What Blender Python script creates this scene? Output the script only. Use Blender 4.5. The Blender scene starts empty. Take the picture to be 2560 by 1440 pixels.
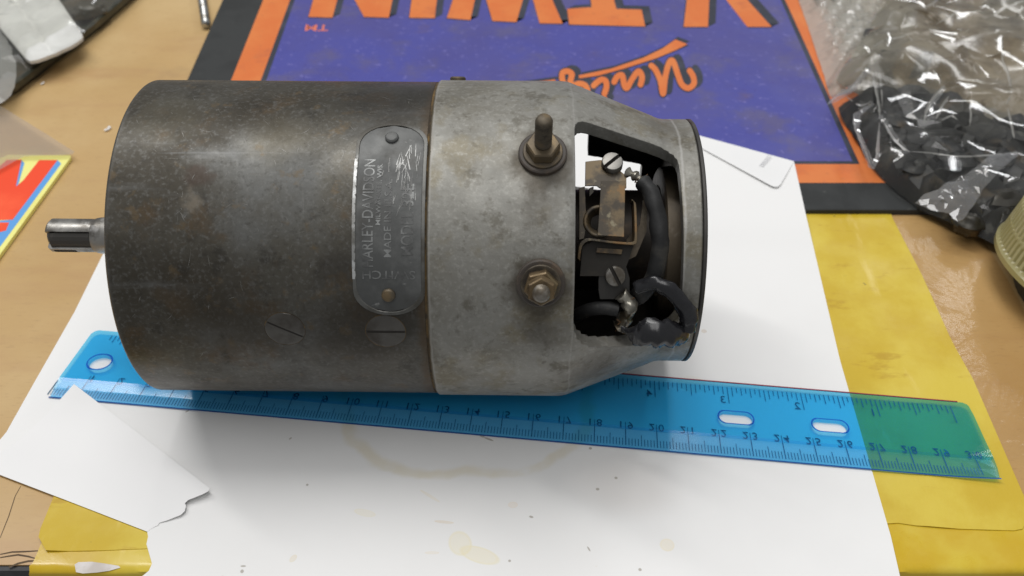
import bpy, bmesh, math, random
from mathutils import Vector, Matrix, noise

sc = bpy.context.scene
R_ = math.radians
CM = 0.01
# ------------------------------------------------------------------ camera, world, lamps
F_PX = 2450.0                       # focal length in pixels of the 2560 px wide photograph
DEP = math.atan(2280.0 / F_PX)      # how far the camera looks down
CAM_H = 25.03                       # cm above the sheet of paper
cam_d = bpy.data.cameras.new('camera')
cam_d.sensor_width = 36.0
cam_d.lens = F_PX / 2560.0 * 36.0
cam_d.clip_start = 0.01
cam_d.clip_end = 50.0
cam_d.dof.use_dof = True
cam_d.dof.focus_distance = 0.285
cam_d.dof.aperture_fstop = 18.0
cam = bpy.data.objects.new('camera', cam_d)
cam.location = (0, 0, CAM_H * CM)
cam.rotation_euler = (math.pi / 2 - DEP, 0, 0)
sc.collection.objects.link(cam)
sc.camera = cam

world = bpy.data.worlds.new('World')
sc.world = world
world.use_nodes = True
wn = world.node_tree
bg = wn.nodes['Background']
bg.inputs['Color'].default_value = (0.96, 0.98, 1.0, 1)
bg.inputs['Strength'].default_value = 0.30


def area(name, loc, target, sx, sy, power, col):
    l = bpy.data.lights.new(name, 'AREA')
    l.shape = 'RECTANGLE'
    l.size, l.size_y = sx, sy
    l.energy = power
    l.color = col
    o = bpy.data.objects.new(name, l)
    o.location = loc
    d = Vector(target) - Vector(loc)
    o.rotation_euler = d.to_track_quat('-Z', 'Y').to_euler()
    sc.collection.objects.link(o)
    return o


# a ceiling tube running away from the viewer, above the bench, and a second one further back
area('ceiling_tube_lamp', (-0.55, 0.62, 1.45), (-0.20, 0.40, 0), 0.12, 1.25, 10.5, (1.0, 0.99, 0.975))
area('ceiling_tube_lamp', (0.06, 0.12, 1.50), (0.06, 0.12, 0), 0.50, 2.2, 14.0, (1.0, 0.99, 0.98))
area('ceiling_tube_lamp', (1.15, 2.25, 1.50), (1.15, 2.25, 0), 0.16, 1.25, 10.0, (0.98, 0.99, 1.0))

sc.view_settings.view_transform = 'Standard'
sc.view_settings.look = 'None'
sc.view_settings.exposure = -0.06
sc.view_settings.gamma = 1.0
sc.view_settings.use_curve_mapping = False
sc.render.engine = 'CYCLES'
sc.cycles.use_denoising = True
sc.cycles.max_bounces = 8
sc.cycles.diffuse_bounces = 5
sc.cycles.glossy_bounces = 4
sc.cycles.transparent_max_bounces = 40
sc.cycles.sample_clamp_indirect = 6.0
sc.cycles.caustics_reflective = False
sc.cycles.caustics_refractive = False

# ------------------------------------------------------------------ geometry helpers (all in cm)
CAM = Vector((0, 0, CAM_H))
FW = Vector((0, math.cos(DEP), -math.sin(DEP)))
UP = Vector((0, math.sin(DEP), math.cos(DEP)))
RT = Vector((1, 0, 0))


def ray(x, y):
    return FW + RT * ((x - 1280) / F_PX) - UP * ((y - 720) / F_PX)


def P(x, y, z=0.0):
    """point of the bench plane at height z that the photograph shows at pixel x, y"""
    r = ray(x, y)
    return CAM + r * ((z - CAM_H) / r.z)


def pix(p):
    q = p - CAM
    d = q.dot(FW)
    return 1280 + F_PX * q.dot(RT) / d, 720 - F_PX * q.dot(UP) / d


ROOTS = {}


def root(name, base, label, cat, group=None):
    o = bpy.data.objects.new(name, None)
    o.empty_display_size = 0.01
    o.location = Vector(base) * CM
    sc.collection.objects.link(o)
    o['label'] = label
    o['category'] = cat
    if group:
        o['group'] = group
    ROOTS[o] = Vector(base)
    return o


def tag(o, label, cat, group=None):
    o['label'] = label
    o['category'] = cat
    if group:
        o['group'] = group
    return o


class MB:
    def __init__(s):
        s.v, s.f = [], []

    def add(s, vs, fs):
        n = len(s.v)
        s.v += [Vector(p) for p in vs]
        s.f += [tuple(i + n for i in f) for f in fs]
        return s

    def loft(s, rings, closed=True, cap0=True, cap1=True):
        n = len(rings[0])
        vs = [p for r in rings for p in r]
        fs = []
        for i in range(len(rings) - 1):
            for j in range(n if closed else n - 1):
                k = (j + 1) % n
                fs.append((i * n + j, i * n + k, (i + 1) * n + k, (i + 1) * n + j))
        if cap0:
            fs.append(tuple(range(n - 1, -1, -1)))
        if cap1:
            fs.append(tuple((len(rings) - 1) * n + j for j in range(n)))
        return s.add(vs, fs)

    def prism(s, poly, off):
        """poly: list of points; off: vector of extrusion"""
        off = Vector(off)
        return s.loft([[Vector(p) + off for p in poly], [Vector(p) for p in poly]])

    def sheet(s, poly):
        return s.add(poly, [tuple(range(len(poly)))])

    def box(s, c, ex, ey, ez):
        c, ex, ey, ez = Vector(c), Vector(ex), Vector(ey), Vector(ez)
        vs = [c + ex * i + ey * j + ez * k for k in (-.5, .5) for j in (-.5, .5) for i in (-.5, .5)]
        return s.add(vs, [(0, 2, 3, 1), (4, 5, 7, 6), (0, 1, 5, 4), (2, 6, 7, 3), (0, 4, 6, 2), (1, 3, 7, 5)])

    def tube(s, path, rad, n=12, caps=True):
        path = [Vector(p) for p in path]
        rads = rad if isinstance(rad, (list, tuple)) else [rad] * len(path)
        rings = []
        ref = None
        for i, p in enumerate(path):
            t = (path[min(i + 1, len(path) - 1)] - path[max(i - 1, 0)]).normalized()
            if ref is None:
                ref = t.orthogonal().normalized()
            ref = (ref - t * ref.dot(t)).normalized()
            b = t.cross(ref)
            rings.append([p + (ref * math.cos(2 * math.pi * k / n) + b * math.sin(2 * math.pi * k / n)) * rads[i] for k in range(n)])
        return s.loft(rings, True, caps, caps)

    def lathe(s, o, ax, prof, n=48, cap0=True, cap1=True, loop=False):
        """prof: (distance along ax, radius)"""
        o, ax = Vector(o), Vector(ax).normalized()
        e1 = ax.orthogonal().normalized()
        e2 = ax.cross(e1)
        rings = [[o + ax * u + (e1 * math.cos(2 * math.pi * k / n) + e2 * math.sin(2 * math.pi * k / n)) * r for k in range(n)] for u, r in prof]
        if loop:
            rings.append(rings[0])
            return s.loft(rings, True, False, False)
        return s.loft(rings, True, cap0, cap1)

    def obj(s, name, mat, parent=None, smooth=30, fix=True, mesh_from=None):
        if parent is not None:
            r = parent
            while r.parent is not None:
                r = r.parent
            base = ROOTS[r]
        else:
            lo = [min(v[i] for v in s.v) for i in range(3)]
            hi = [max(v[i] for v in s.v) for i in range(3)]
            base = Vector(((lo[0] + hi[0]) / 2, (lo[1] + hi[1]) / 2, lo[2]))
        me = bpy.data.meshes.new(name)
        me.from_pydata([(v - base) * CM for v in s.v], [], s.f)
        bm = bmesh.new()
        bm.from_mesh(me)
        if fix:
            bmesh.ops.remove_doubles(bm, verts=bm.verts, dist=2e-7)
            bmesh.ops.recalc_face_normals(bm, faces=bm.faces)
        finish(bm, smooth)
        bm.to_mesh(me)
        bm.free()
        o = bpy.data.objects.new(name, me)
        sc.collection.objects.link(o)
        if parent is None:
            o.location = base * CM
            ROOTS[o] = base
        else:
            o.parent = parent
        if mat:
            me.materials.append(mat)
        return o


def finish(bm, smooth):
    if smooth:
        ca = R_(smooth)
        for f in bm.faces:
            f.smooth = True
        for e in bm.edges:
            if len(e.link_faces) == 2:
                e.smooth = e.calc_face_angle(0) < ca


def gridded(poly, step, fn=None):
    """flat polygon (z kept) cut into a grid; fn(p) moves each vertex"""
    bm = bmesh.new()
    vs = [bm.verts.new(p) for p in poly]
    bm.faces.new(vs)
    for ax in (0, 1):
        lo = min(p[ax] for p in poly)
        hi = max(p[ax] for p in poly)
        c = lo + step
        while c < hi:
            no = Vector((0, 0, 0))
            no[ax] = 1
            co = Vector((0, 0, 0))
            co[ax] = c
            bmesh.ops.bisect_plane(bm, geom=bm.verts[:] + bm.edges[:] + bm.faces[:], plane_co=co, plane_no=no, dist=1e-5)
            c += step
    bm.normal_update()
    m = MB()
    bm.verts.index_update()
    up = sum(f.normal.z * f.calc_area() for f in bm.faces) >= 0
    for v in bm.verts:
        m.v.append(Vector(fn(v.co)) if fn else v.co.copy())
    for f in bm.faces:
        idx = tuple(v.index for v in f.verts)
        m.f.append(idx if up else idx[::-1])
    bm.free()
    return m


def thick(m, t):
    """give an open sheet m a thickness t downwards"""
    from collections import Counter
    n = len(m.v)
    cnt = Counter()
    for f in m.f:
        for i in range(len(f)):
            cnt[frozenset((f[i], f[(i + 1) % len(f)]))] += 1
    top = list(m.f)
    m.v += [v - Vector((0, 0, t)) for v in m.v[:n]]
    m.f += [tuple(i + n for i in f[::-1]) for f in top]
    for f in top:
        for i in range(len(f)):
            a, b = f[i], f[(i + 1) % len(f)]
            if cnt[frozenset((a, b))] == 1:
                m.f.append((b, a, a + n, b + n))
    return m


def boolean(a, b, op='DIFFERENCE'):
    md = a.modifiers.new('b', 'BOOLEAN')
    md.operation = op
    md.object = b
    md.solver = 'EXACT'
    bpy.context.view_layer.update()
    dg = bpy.context.evaluated_depsgraph_get()
    me = bpy.data.meshes.new_from_object(a.evaluated_get(dg))
    a.modifiers.clear()
    old = a.data
    mats = [m for m in old.materials]
    a.data = me
    me.materials.clear()
    for m in mats:
        me.materials.append(m)
    bpy.data.objects.remove(b, do_unlink=True)


def resmooth(o, ang):
    bm = bmesh.new()
    bm.from_mesh(o.data)
    finish(bm, ang)
    bm.to_mesh(o.data)
    bm.free()


def text2d(s, size=1.0, align='CENTER', bold=0.0):
    cu = bpy.data.curves.new('t', 'FONT')
    cu.body = s
    cu.size = size
    cu.align_x = align
    cu.align_y = 'CENTER'
    cu.resolution_u = 3
    cu.offset = bold
    o = bpy.data.objects.new('t', cu)
    sc.collection.objects.link(o)
    dg = bpy.context.evaluated_depsgraph_get()
    me = bpy.data.meshes.new_from_object(o.evaluated_get(dg))
    vs = [v.co.copy() for v in me.vertices]
    fs = [tuple(p.vertices) for p in me.polygons]
    bpy.data.objects.remove(o, do_unlink=True)
    bpy.data.curves.remove(cu)
    bpy.data.meshes.remove(me)
    return vs, fs


# ------------------------------------------------------------------ materials
def nn(t, k, **kw):
    n = t.nodes.new(k)
    for a, b in kw.items():
        setattr(n, a, b)
    return n


def c4(c):
    return (c[0], c[1], c[2], 1)


def srgb(r, g, b):
    f = lambda v: (v / 255 / 12.92) if v <= 10 else ((v / 255 + .055) / 1.055) ** 2.4
    return (f(r), f(g), f(b))


def ramp(t, fac, lo, hi, invert=False):
    m = nn(t, 'ShaderNodeMapRange', interpolation_type='SMOOTHSTEP')
    t.links.new(fac, m.inputs['Value'])
    m.inputs['From Min'].default_value = lo
    m.inputs['From Max'].default_value = hi
    m.inputs['To Min'].default_value = 1 if invert else 0
    m.inputs['To Max'].default_value = 0 if invert else 1
    return m.outputs['Result']


def math_(t, op, a, b=None):
    m = nn(t, 'ShaderNodeMath', operation=op)
    for i, x in enumerate((a, b)):
        if x is None:
            continue
        if isinstance(x, (int, float)):
            m.inputs[i].default_value = x
        else:
            t.links.new(x, m.inputs[i])
    return m.outputs[0]


def mixc(t, fac, a, b):
    m = nn(t, 'ShaderNodeMix', data_type='RGBA')
    if isinstance(fac, (int, float)):
        m.inputs[0].default_value = fac
    else:
        t.links.new(fac, m.inputs[0])
    for sock, x in ((m.inputs[6], a), (m.inputs[7], b)):
        if isinstance(x, tuple):
            sock.default_value = c4(x)
        else:
            t.links.new(x, sock)
    return m.outputs[2]


def coords(t, stretch=(1, 1, 1), rot=(0, 0, 0), loc=(0, 0, 0)):
    tc = nn(t, 'ShaderNodeTexCoord')
    mp = nn(t, 'ShaderNodeMapping')
    mp.inputs['Scale'].default_value = stretch
    mp.inputs['Rotation'].default_value = rot
    mp.inputs['Location'].default_value = loc
    t.links.new(tc.outputs['Object'], mp.inputs['Vector'])
    return mp.outputs['Vector']


def noise_(t, vec, scale, detail=4, rough=.55, dist=0.0):
    n = nn(t, 'ShaderNodeTexNoise')
    n.inputs['Scale'].default_value = scale
    n.inputs['Detail'].default_value = detail
    n.inputs['Roughness'].default_value = rough
    n.inputs['Distortion'].default_value = dist
    t.links.new(vec, n.inputs['Vector'])
    return n.outputs['Fac']


def M(name, base, rough=.5, metal=0.0, layers=(), bump=(), rvar=None, spec=.5, bevel=0.0, extra=None, coat=0.0):
    """layers: (colour, scale, lo, hi[, stretch]); bump: (scale, strength, distance in cm)"""
    m = bpy.data.materials.new(name)
    m.use_nodes = True
    t = m.node_tree
    bs = t.nodes['Principled BSDF']
    bs.inputs['Roughness'].default_value = rough
    bs.inputs['Metallic'].default_value = metal
    bs.inputs['Specular IOR Level'].default_value = spec
    bs.inputs['Coat Weight'].default_value = coat
    col = tuple(base)
    for i, L in enumerate(layers):
        st = L[4] if len(L) > 4 else (1, 1, 1)
        rot = L[5] if len(L) > 5 else (0, 0, 0)
        v = coords(t, st, rot, (i * 1.37, i * .71, i * .33))
        fac = ramp(t, noise_(t, v, L[1], 6, .6), L[2], L[3])
        if len(L) > 6:
            fac = math_(t, 'MULTIPLY', fac, L[6])
        col = mixc(t, fac, col, tuple(L[0]))
    if extra:
        col = extra(t, col, bs)
    if isinstance(col, tuple):
        bs.inputs['Base Color'].default_value = c4(col)
    else:
        t.links.new(col, bs.inputs['Base Color'])
    if rvar:
        v = coords(t)
        r = ramp(t, noise_(t, v, rvar[0], 5), .35, .65)
        mr = nn(t, 'ShaderNodeMapRange')
        t.links.new(r, mr.inputs['Value'])
        mr.inputs['To Min'].default_value = rvar[1]
        mr.inputs['To Max'].default_value = rvar[2]
        t.links.new(mr.outputs['Result'], bs.inputs['Roughness'])
    prev = None
    if bevel:
        b = nn(t, 'ShaderNodeBevel', samples=4)
        b.inputs['Radius'].default_value = bevel * CM
        prev = b.outputs['Normal']
    for i, B in enumerate(bump):
        v = coords(t, B[3] if len(B) > 3 else (1, 1, 1), B[4] if len(B) > 4 else (0, 0, 0), (i * .77, .2, i * .4))
        b = nn(t, 'ShaderNodeBump')
        b.inputs['Strength'].default_value = B[1]
        b.inputs['Distance'].default_value = B[2] * CM
        t.links.new(noise_(t, v, B[0], 5, .6), b.inputs['Height'])
        if prev:
            t.links.new(prev, b.inputs['Normal'])
        prev = b.outputs['Normal']
    if prev:
        t.links.new(prev, bs.inputs['Normal'])
    return m


def film(name, tint, haze=.08, haze_col=(.8, .8, .78), rough=.06, gloss=1.0, bump=(), ior=1.5, mottle=None):
    """thin clear plastic: passes tinted light straight on, mirrors by Fresnel, scatters a little"""
    m = bpy.data.materials.new(name)
    m.use_nodes = True
    t = m.node_tree
    t.nodes.remove(t.nodes['Principled BSDF'])
    out = t.nodes['Material Output']
    tr = nn(t, 'ShaderNodeBsdfTransparent')
    tr.inputs['Color'].default_value = c4(tint)
    df = nn(t, 'ShaderNodeBsdfDiffuse')
    df.inputs['Color'].default_value = c4(haze_col)
    tl = nn(t, 'ShaderNodeBsdfTranslucent')
    tl.inputs['Color'].default_value = c4(haze_col)
    if mottle:
        hc = haze_col
        for i, (c_, s_, lo_, hi_) in enumerate(mottle):
            hc = mixc(t, ramp(t, noise_(t, coords(t, (1, 1, 1), (0, 0, 0), (i * 1.7, i, 0)), s_, 5), lo_, hi_), hc, c_)
        t.links.new(hc, df.inputs['Color'])
        t.links.new(hc, tl.inputs['Color'])
    h = nn(t, 'ShaderNodeMixShader')
    h.inputs[0].default_value = .5
    t.links.new(df.outputs[0], h.inputs[1])
    t.links.new(tl.outputs[0], h.inputs[2])
    a = nn(t, 'ShaderNodeMixShader')
    a.inputs[0].default_value = haze
    t.links.new(tr.outputs[0], a.inputs[1])
    t.links.new(h.outputs[0], a.inputs[2])
    gl = nn(t, 'ShaderNodeBsdfGlossy')
    gl.inputs['Roughness'].default_value = rough
    fr = nn(t, 'ShaderNodeFresnel')
    # a thin film mirrors alike from both sides
    gm = nn(t, 'ShaderNodeNewGeometry')
    mr = nn(t, 'ShaderNodeMapRange')
    t.links.new(gm.outputs['Backfacing'], mr.inputs['Value'])
    mr.inputs['To Min'].default_value = ior
    mr.inputs['To Max'].default_value = 1.0 / ior
    t.links.new(mr.outputs['Result'], fr.inputs['IOR'])
    prev = None
    for B in bump:
        v = coords(t, B[3] if len(B) > 3 else (1, 1, 1))
        b = nn(t, 'ShaderNodeBump')
        b.inputs['Strength'].default_value = B[1]
        b.inputs['Distance'].default_value = B[2] * CM
        t.links.new(noise_(t, v, B[0], 4, .55, .6), b.inputs['Height'])
        if prev:
            t.links.new(prev, b.inputs['Normal'])
        prev = b.outputs['Normal']
    if prev:
        t.links.new(prev, gl.inputs['Normal'])
        t.links.new(prev, fr.inputs['Normal'])
    w = nn(t, 'ShaderNodeMixShader')
    t.links.new(math_(t, 'MULTIPLY', fr.outputs[0], gloss), w.inputs[0])
    t.links.new(a.outputs[0], w.inputs[1])
    t.links.new(gl.outputs[0], w.inputs[2])
    t.links.new(w.outputs[0], out.inputs['Surface'])
    return m


# ------------------------------------------------------------------ the bench
Z_TABLE = -0.08
wood = M('bench_wood', (.50, .325, .135), .5, 0,
         [((.57, .40, .19), 9, .40, .68), ((.44, .26, .12), 14, .50, .74, (1, 3.5, 1), (0, 0, R_(28)), .55),
          ((.36, .21, .10), 30, .60, .80, (1, 6, 1), (0, 0, R_(28)), .45),
          ((.30, .19, .10), 5, .58, .76, (1, 1, 1), (0, 0, 0), .45),
          ((.12, .09, .06), 190, .72, .77), ((.40, .25, .11), 260, .56, .70, (1, 5, 1), (0, 0, R_(28)), .5), ((.33, .22, .12), 18, .60, .74, (1, 1, 1), (0, 0, 0), .5)],
         [(60, .15, .02), (420, .12, .01)], (25, .35, .6))
black_front = M('bench_black_edge', (.018, .018, .02), .5, 0, [((.04, .04, .045), 60, .5, .7)])
front_y = P(1280, 1412, Z_TABLE).y
m = MB()
tp = [Vector((-34, front_y, Z_TABLE)), Vector((34, front_y, Z_TABLE)), Vector((34, 70, Z_TABLE)), Vector((-34, 70, Z_TABLE))]
m.prism(tp, (0, 0, -3.0))
table = m.obj('workbench_top', wood, None, 0)
table['kind'] = 'structure'
m = MB().box((0, front_y - .08, Z_TABLE - 1.55), (68, 0, 0), (0, .15, 0), (0, 0, 2.98))
m.obj('edge_strip', black_front, table, 0)  # dark box along the bench front edge
# cracks in the veneer by the front edge
crack = M('bench_crack', (.10, .065, .035), .8)
for pts, w in (([(0, 1386), (30, 1380), (60, 1379), (96, 1377)], .028), ([(0, 1394), (24, 1390), (45, 1387), (70, 1391), (88, 1396)], .03),
               ([(22, 1418), (44, 1409), (70, 1403), (88, 1402)], .035), ([(0, 1345), (12, 1315), (22, 1290), (38, 1240), (52, 1215)], .014)):
    m = MB()
    L = [P(x, y, Z_TABLE + .004) for x, y in pts]
    lo, hi = [], []
    for i, p in enumerate(L):
        d = (L[min(i + 1, len(L) - 1)] - L[max(i - 1, 0)]).normalized()
        s_ = Vector((-d.y, d.x, 0)) * w * (.5 + .5 * math.sin(math.pi * (i + .35) / (len(L) - .3)))
        lo.append(p - s_)
        hi.append(p + s_)
    m.sheet(lo + hi[::-1])
    m.obj('crack', crack, table, 0)

# clear packing tape over the wood at the right
tape_film = film('clear_tape_film', (.93, .875, .79), .012, (.75, .7, .6), .14, .30, [(35, .8, .12), (300, .4, .015)])  # amber tint also carries the shadows of bag and lid
tp = [P(x, y, Z_TABLE + .02) for x, y in ((2205, 535), (2420, 535), (2520, 700), (2680, 1000), (2680, 1345), (2570, 1345), (2470, 1105), (2350, 850))]
m = gridded(tp, .5, lambda p: Vector((p.x, p.y, p.z + .012 * noise.noise(p * 1.1))))
o = m.obj('clear_tape', tape_film, None, 60)
tag(o, 'strip of clear glossy tape stuck on the bare wood beside the yellow sheet', 'tape')

# ------------------------------------------------------------------ yellow sheet and the tape round the bench edge
yel_layers = [(srgb(212, 188, 66), 22, .40, .62), (srgb(190, 154, 24), 8, .52, .72, (1, 1, 1), (0, 0, 0), .6),
              (srgb(234, 212, 130), 30, .60, .74, (3.4, .8, 1), (0, 0, R_(35)), .55), ((.10, .08, .04), 150, .70, .745), ((.16, .15, .12), 60, .745, .765), (srgb(170, 128, 20), 45, .60, .70, (1, 3, 1), (0, 0, .4), .5)]
yellow = M('yellow_sheet', srgb(200, 170, 40), .5, 0, yel_layers, [(40, .6, .05), (22, .5, .10, (2.5, 1, 1), (0, 0, .5)), (160, .35, .015)], (30, .38, .6))
yel_tape = M('yellow_tape', srgb(200, 166, 32), .38, 0, yel_layers[:3], [(50, .4, .03)], (40, .2, .45))
ZY = -.025
poly = [(116, 1378), (98, 1345), (101, 1322), (116, 1285), (133, 1243), (190, 1100), (300, 900), (2010, 520), (2222, 520), (2232, 546), (2306, 690), (2372, 836), (2386, 864), (2433, 948), (2493, 1086), (2560, 1240),
        (2568, 1300), (2556, 1322), (2535, 1326), (2400, 1322), (2290, 1314), (2245, 1307), (2210, 1309), (1280, 1345), (370, 1371), (250, 1376)]
gp = [P(x, y, ZY) for x, y in poly]


def yel_fn(p):
    x, y = pix(p)
    z = p.z + .014 * noise.noise(p * .55)
    z += .05 * math.exp(-((x - 2330) / 45) ** 2) * max(0, min(1, (y - 700) / 300)) * .6     # crease near the right edge
    if x < 150 and y > 1320:
        z += .10 * max(0, (1 - (x - 98) / 52)) * max(0, min(1, (y - 1320) / 40))           # lifted corner
    return Vector((p.x, p.y, z))


o = thick(gridded(gp, .55, yel_fn), .025).obj('yellow_sheet', yellow, None, 40)
tag(o, 'yellow plastic sheet lying on the bench under the white paper', 'sheet')
# tape wrapped over the front edge: on top, round the corner, down the front
rt = root('yellow_edge_tape', (0, front_y, Z_TABLE), 'yellow tape strip wrapped over the front edge of the bench', 'tape')
m = MB()
rows = []
xl, xr = P(96, 1378, Z_TABLE).x, P(2620, 1330, Z_TABLE).x
N = 120
y_in = P(1280, 1296, Z_TABLE).y
for j, (yy, zz) in enumerate([(y_in, .022), (y_in - .5, .024), (front_y + .35, .026), (front_y + .06, .022), (front_y - .06, .018), (front_y - .20, -.04), (front_y - .24, -.14), (front_y - .22, -.5), (front_y - .20, -1.2), (front_y - .2, -2.0)]):
    row = []
    for i in range(N + 1):
        x = xl + (xr - xl) * i / N
        q = Vector((x * .8, j * .6, 3.1))
        xx = x + (.05 * noise.noise(Vector((j * .9, 5, i * .0))) - (.07 if j > 3 else 0) if i in (0, N) else 0)
        row.append(Vector((xx, yy + .03 * noise.noise(q), Z_TABLE + zz + (.018 * noise.noise(q * 1.7) if j > 0 else 0))))
    rows.append(row)
m.loft(rows, False, False, False)
m.obj('tape_strip', yel_tape, rt, 50)
white_patch = M('torn_white_patch', (.72, .68, .66), .6, 0, [((.55, .5, .46), 80, .45, .65)], [(90, .5, .03)])
pp = [(186, 1410), (196, 1405), (230, 1404), (262, 1408), (296, 1413), (300, 1417), (272, 1424), (240, 1428), (205, 1430), (188, 1427)]
m = gridded([P(x, y, Z_TABLE + .06) for x, y in pp], .3)
for v in m.v:
    v.z = Z_TABLE + .062 - max(0, front_y + .1 - v.y) * .22
m.obj('torn_patch', white_patch, rt, 40)

# ------------------------------------------------------------------ mat with orange border and lettering
ZM = 0.20
mat_blk = M('mat_black_rubber', srgb(46, 48, 48), .75, 0, [(srgb(38, 40, 40), 40, .45, .6), (srgb(70, 72, 70), 240, .64, .74)], [(600, .35, .01)])
pr_org = M('mat_orange_print', srgb(212, 112, 52), .6, 0, [(srgb(216, 122, 60), 30, .42, .6), (srgb(186, 98, 58), 55, .55, .72, (1, 1, 1), (0, 0, 0), .7), (srgb(198, 112, 60), 330, .58, .72)], [(600, .2, .008)])
pr_dark = M('mat_dark_print', srgb(44, 48, 60), .65, 0, [(srgb(56, 60, 74), 60, .45, .6)], [(600, .2, .008)])
pr_pur = M('mat_purple_print', srgb(75, 73, 140), .6, 0,
           [(srgb(70, 72, 150), 14, .40, .6), (srgb(86, 82, 130), 30, .50, .68), (srgb(92, 79, 118), 44, .58, .74, (1, 1, 1), (0, 0, 0), .7), (srgb(108, 105, 172), 330, .58, .74), (srgb(66, 62, 134), 300, .60, .74), (srgb(170, 170, 195), 95, .77, .80)], [(600, .2, .008)], (30, .45, .7))


def mline(xa, ya, xb, yb, y):
    return xa + (xb - xa) * (y - ya) / (yb - ya)


def mquad(lb, lt, rt_, rb, z):
    return [P(*lb, z), P(*rb, z), P(*rt_, z), P(*lt, z)]


YT = -620
outer = [(324, 524), (467 + .443 * (201 - YT), YT), (2152 - .44 * (-YT), YT), (2382, 524)]
mroot = root('promotional_mat', P(1280, 300, ZM - .27), 'purple rubber mat with orange border and upside-down orange lettering behind the generator', 'mat')
base = [P(x, y, ZM) for x, y in outer]
m = MB()
cx = sum((p for p in base), Vector()) / 4
ins = [p + (cx - p).normalized() * .05 for p in base]
m.loft([[p - Vector((0, 0, .26)) for p in base], [p - Vector((0, 0, .03)) for p in base], ins])
m.obj('rubber_base', mat_blk, mroot, 0)
yb = 457
m = MB().sheet([P(x, y, ZM + .004) for x, y in ((mline(578, 200, 658, 0, yb), yb), (2244, yb), (mline(2244, yb, 2040, 0, YT), YT), (mline(578, 200, 658, 0, YT), YT))])
m.obj('orange_border', pr_org, mroot, 0)
m = MB().sheet([P(x, y, ZM + .008) for x, y in ((mline(653, 198, 725, 0, 410), 410), (mline(1963, 0, 2065, 225, 410), 410), (mline(1963, 0, 2065, 225, YT), YT), (mline(653, 198, 725, 0, YT), YT))])
m.obj('dark_line', pr_dark, mroot, 0)
m = MB().sheet([P(x, y, ZM + .012) for x, y in ((mline(667, 198, 737, 0, 403), 403), (mline(1952, 0, 2052, 225, 403), 403), (mline(1952, 0, 2052, 225, YT), YT), (mline(667, 198, 737, 0, YT), YT))])
m.obj('purple_field', pr_pur, mroot, 0)
TOP = -185


def letter(polys, dx=19, dy=-9):
    m = MB()
    for q in polys:
        m.sheet([P(x, y, ZM + .022) for x, y in q])
    lo = m.obj('letter', pr_org, mroot, 0)
    m = MB()
    for q in polys:
        n = len(q)
        A_ = [Vector((x, y)) for x, y in q]
        m.sheet([P(p.x + dx, p.y + dy, ZM + .017) for p in A_])
        for i in range(n):
            a, b = A_[i], A_[(i + 1) % n]
            m.sheet([P(a.x, a.y, ZM + .0165), P(b.x, b.y, ZM + .0165), P(b.x + dx, b.y + dy, ZM + .0165), P(a.x + dx, a.y + dy, ZM + .0165)])
        # thin dark outline
        c = sum(A_, Vector((0, 0))) / n
        m.sheet([P(p.x + (p.x - c.x) / max(1, (p - c).length) * 3.5, p.y + (2.5 if p.y > c.y else -2), ZM + .0155) for p in A_])
    m.obj('letter_shadow', pr_dark, lo, 0, False)


letter([[(771, 42), (831, 44), (843, 0), (880, TOP), (830, TOP), (783, 0)],
        [(910, 42), (972, 44), (981, 0), (1005, TOP), (952, TOP), (930, -40)], [(887, 0), (910, 42), (930, -40), (868, TOP), (845, -110)]])
letter([[(1023, 44), (1087, 45), (1092, 0), (1105, TOP), (1050, TOP), (1029, 0)]])
letter([[(1117, 45), (1176, 50), (1187, 0), (1218, -120), (1204, TOP), (1160, TOP), (1132, 0)],
        [(1231, 52), (1291, 55), (1307, 0), (1335, -120), (1320, TOP), (1285, TOP), (1262, -60), (1240, TOP), (1204, TOP), (1218, -120), (1216, 0)],
        [(1349, 58), (1407, 59), (1381, 0), (1340, TOP), (1300, TOP), (1322, -80), (1333, 0)]])
letter([[(1418, 22), (1423, 61), (1613, 66), (1604, 24), (1541, 22), (1535, 0), (1520, TOP), (1466, TOP), (1477, 0), (1479, 18)]])
letter([[(1709, 67), (1770, 67), (1773, 0), (1775, -95), (1816, 0), (1868, 67), (1929, 67), (1869, 0), (1745, TOP), (1715, TOP), (1717, 0)]])
# TM
vs, fs = text2d('TM', 1.0, 'CENTER', .012)
w = max(v.x for v in vs) - min(v.x for v in vs)
m = MB().add([P(791 - v.x / w * 58 - (v.y) * 4, 68.5 + v.y * 22, ZM + .018) for v in vs], fs)
m.obj('trademark_letters', M('mat_tm_print', srgb(214, 116, 96), .6), mroot, 0)


def stroke(pts, w, z, dx=0, dy=0, sub=6):
    """calligraphic stroke through pixel points (zoom units of the lettering)"""
    px = [Vector((1240 + x / 3.122 + dx, y / 3.122 + dy)) for x, y in pts]
    sm = []
    for i in range(len(px) - 1):
        p0, p1, p2, p3 = px[max(i - 1, 0)], px[i], px[i + 1], px[min(i + 2, len(px) - 1)]
        for k in range(sub):
            t = k / sub
            sm.append(.5 * ((2 * p1) + (p2 - p0) * t + (2 * p0 - 5 * p1 + 4 * p2 - p3) * t * t + (3 * p1 - p0 - 3 * p2 + p3) * t ** 3))
    sm.append(px[-1])
    m = MB()
    n = len(sm)
    for i, p in enumerate(sm):
        zz = z + i * 1e-5
        if i < n - 1:
            q = sm[i + 1]
            d = (q - p)
            if d.length < 1e-6:
                continue
            d.normalize()
            s_ = Vector((-d.y, d.x)) * w / 2
            m.sheet([P(*(p - s_), zz), P(*(q - s_), zz), P(*(q + s_), zz), P(*(p + s_), zz)])
        m.sheet([P(p.x + w / 2 * math.cos(2 * math.pi * k / 10), p.y + w / 2 * math.sin(2 * math.pi * k / 10), zz + .0005) for k in range(10)])
    return m


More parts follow.
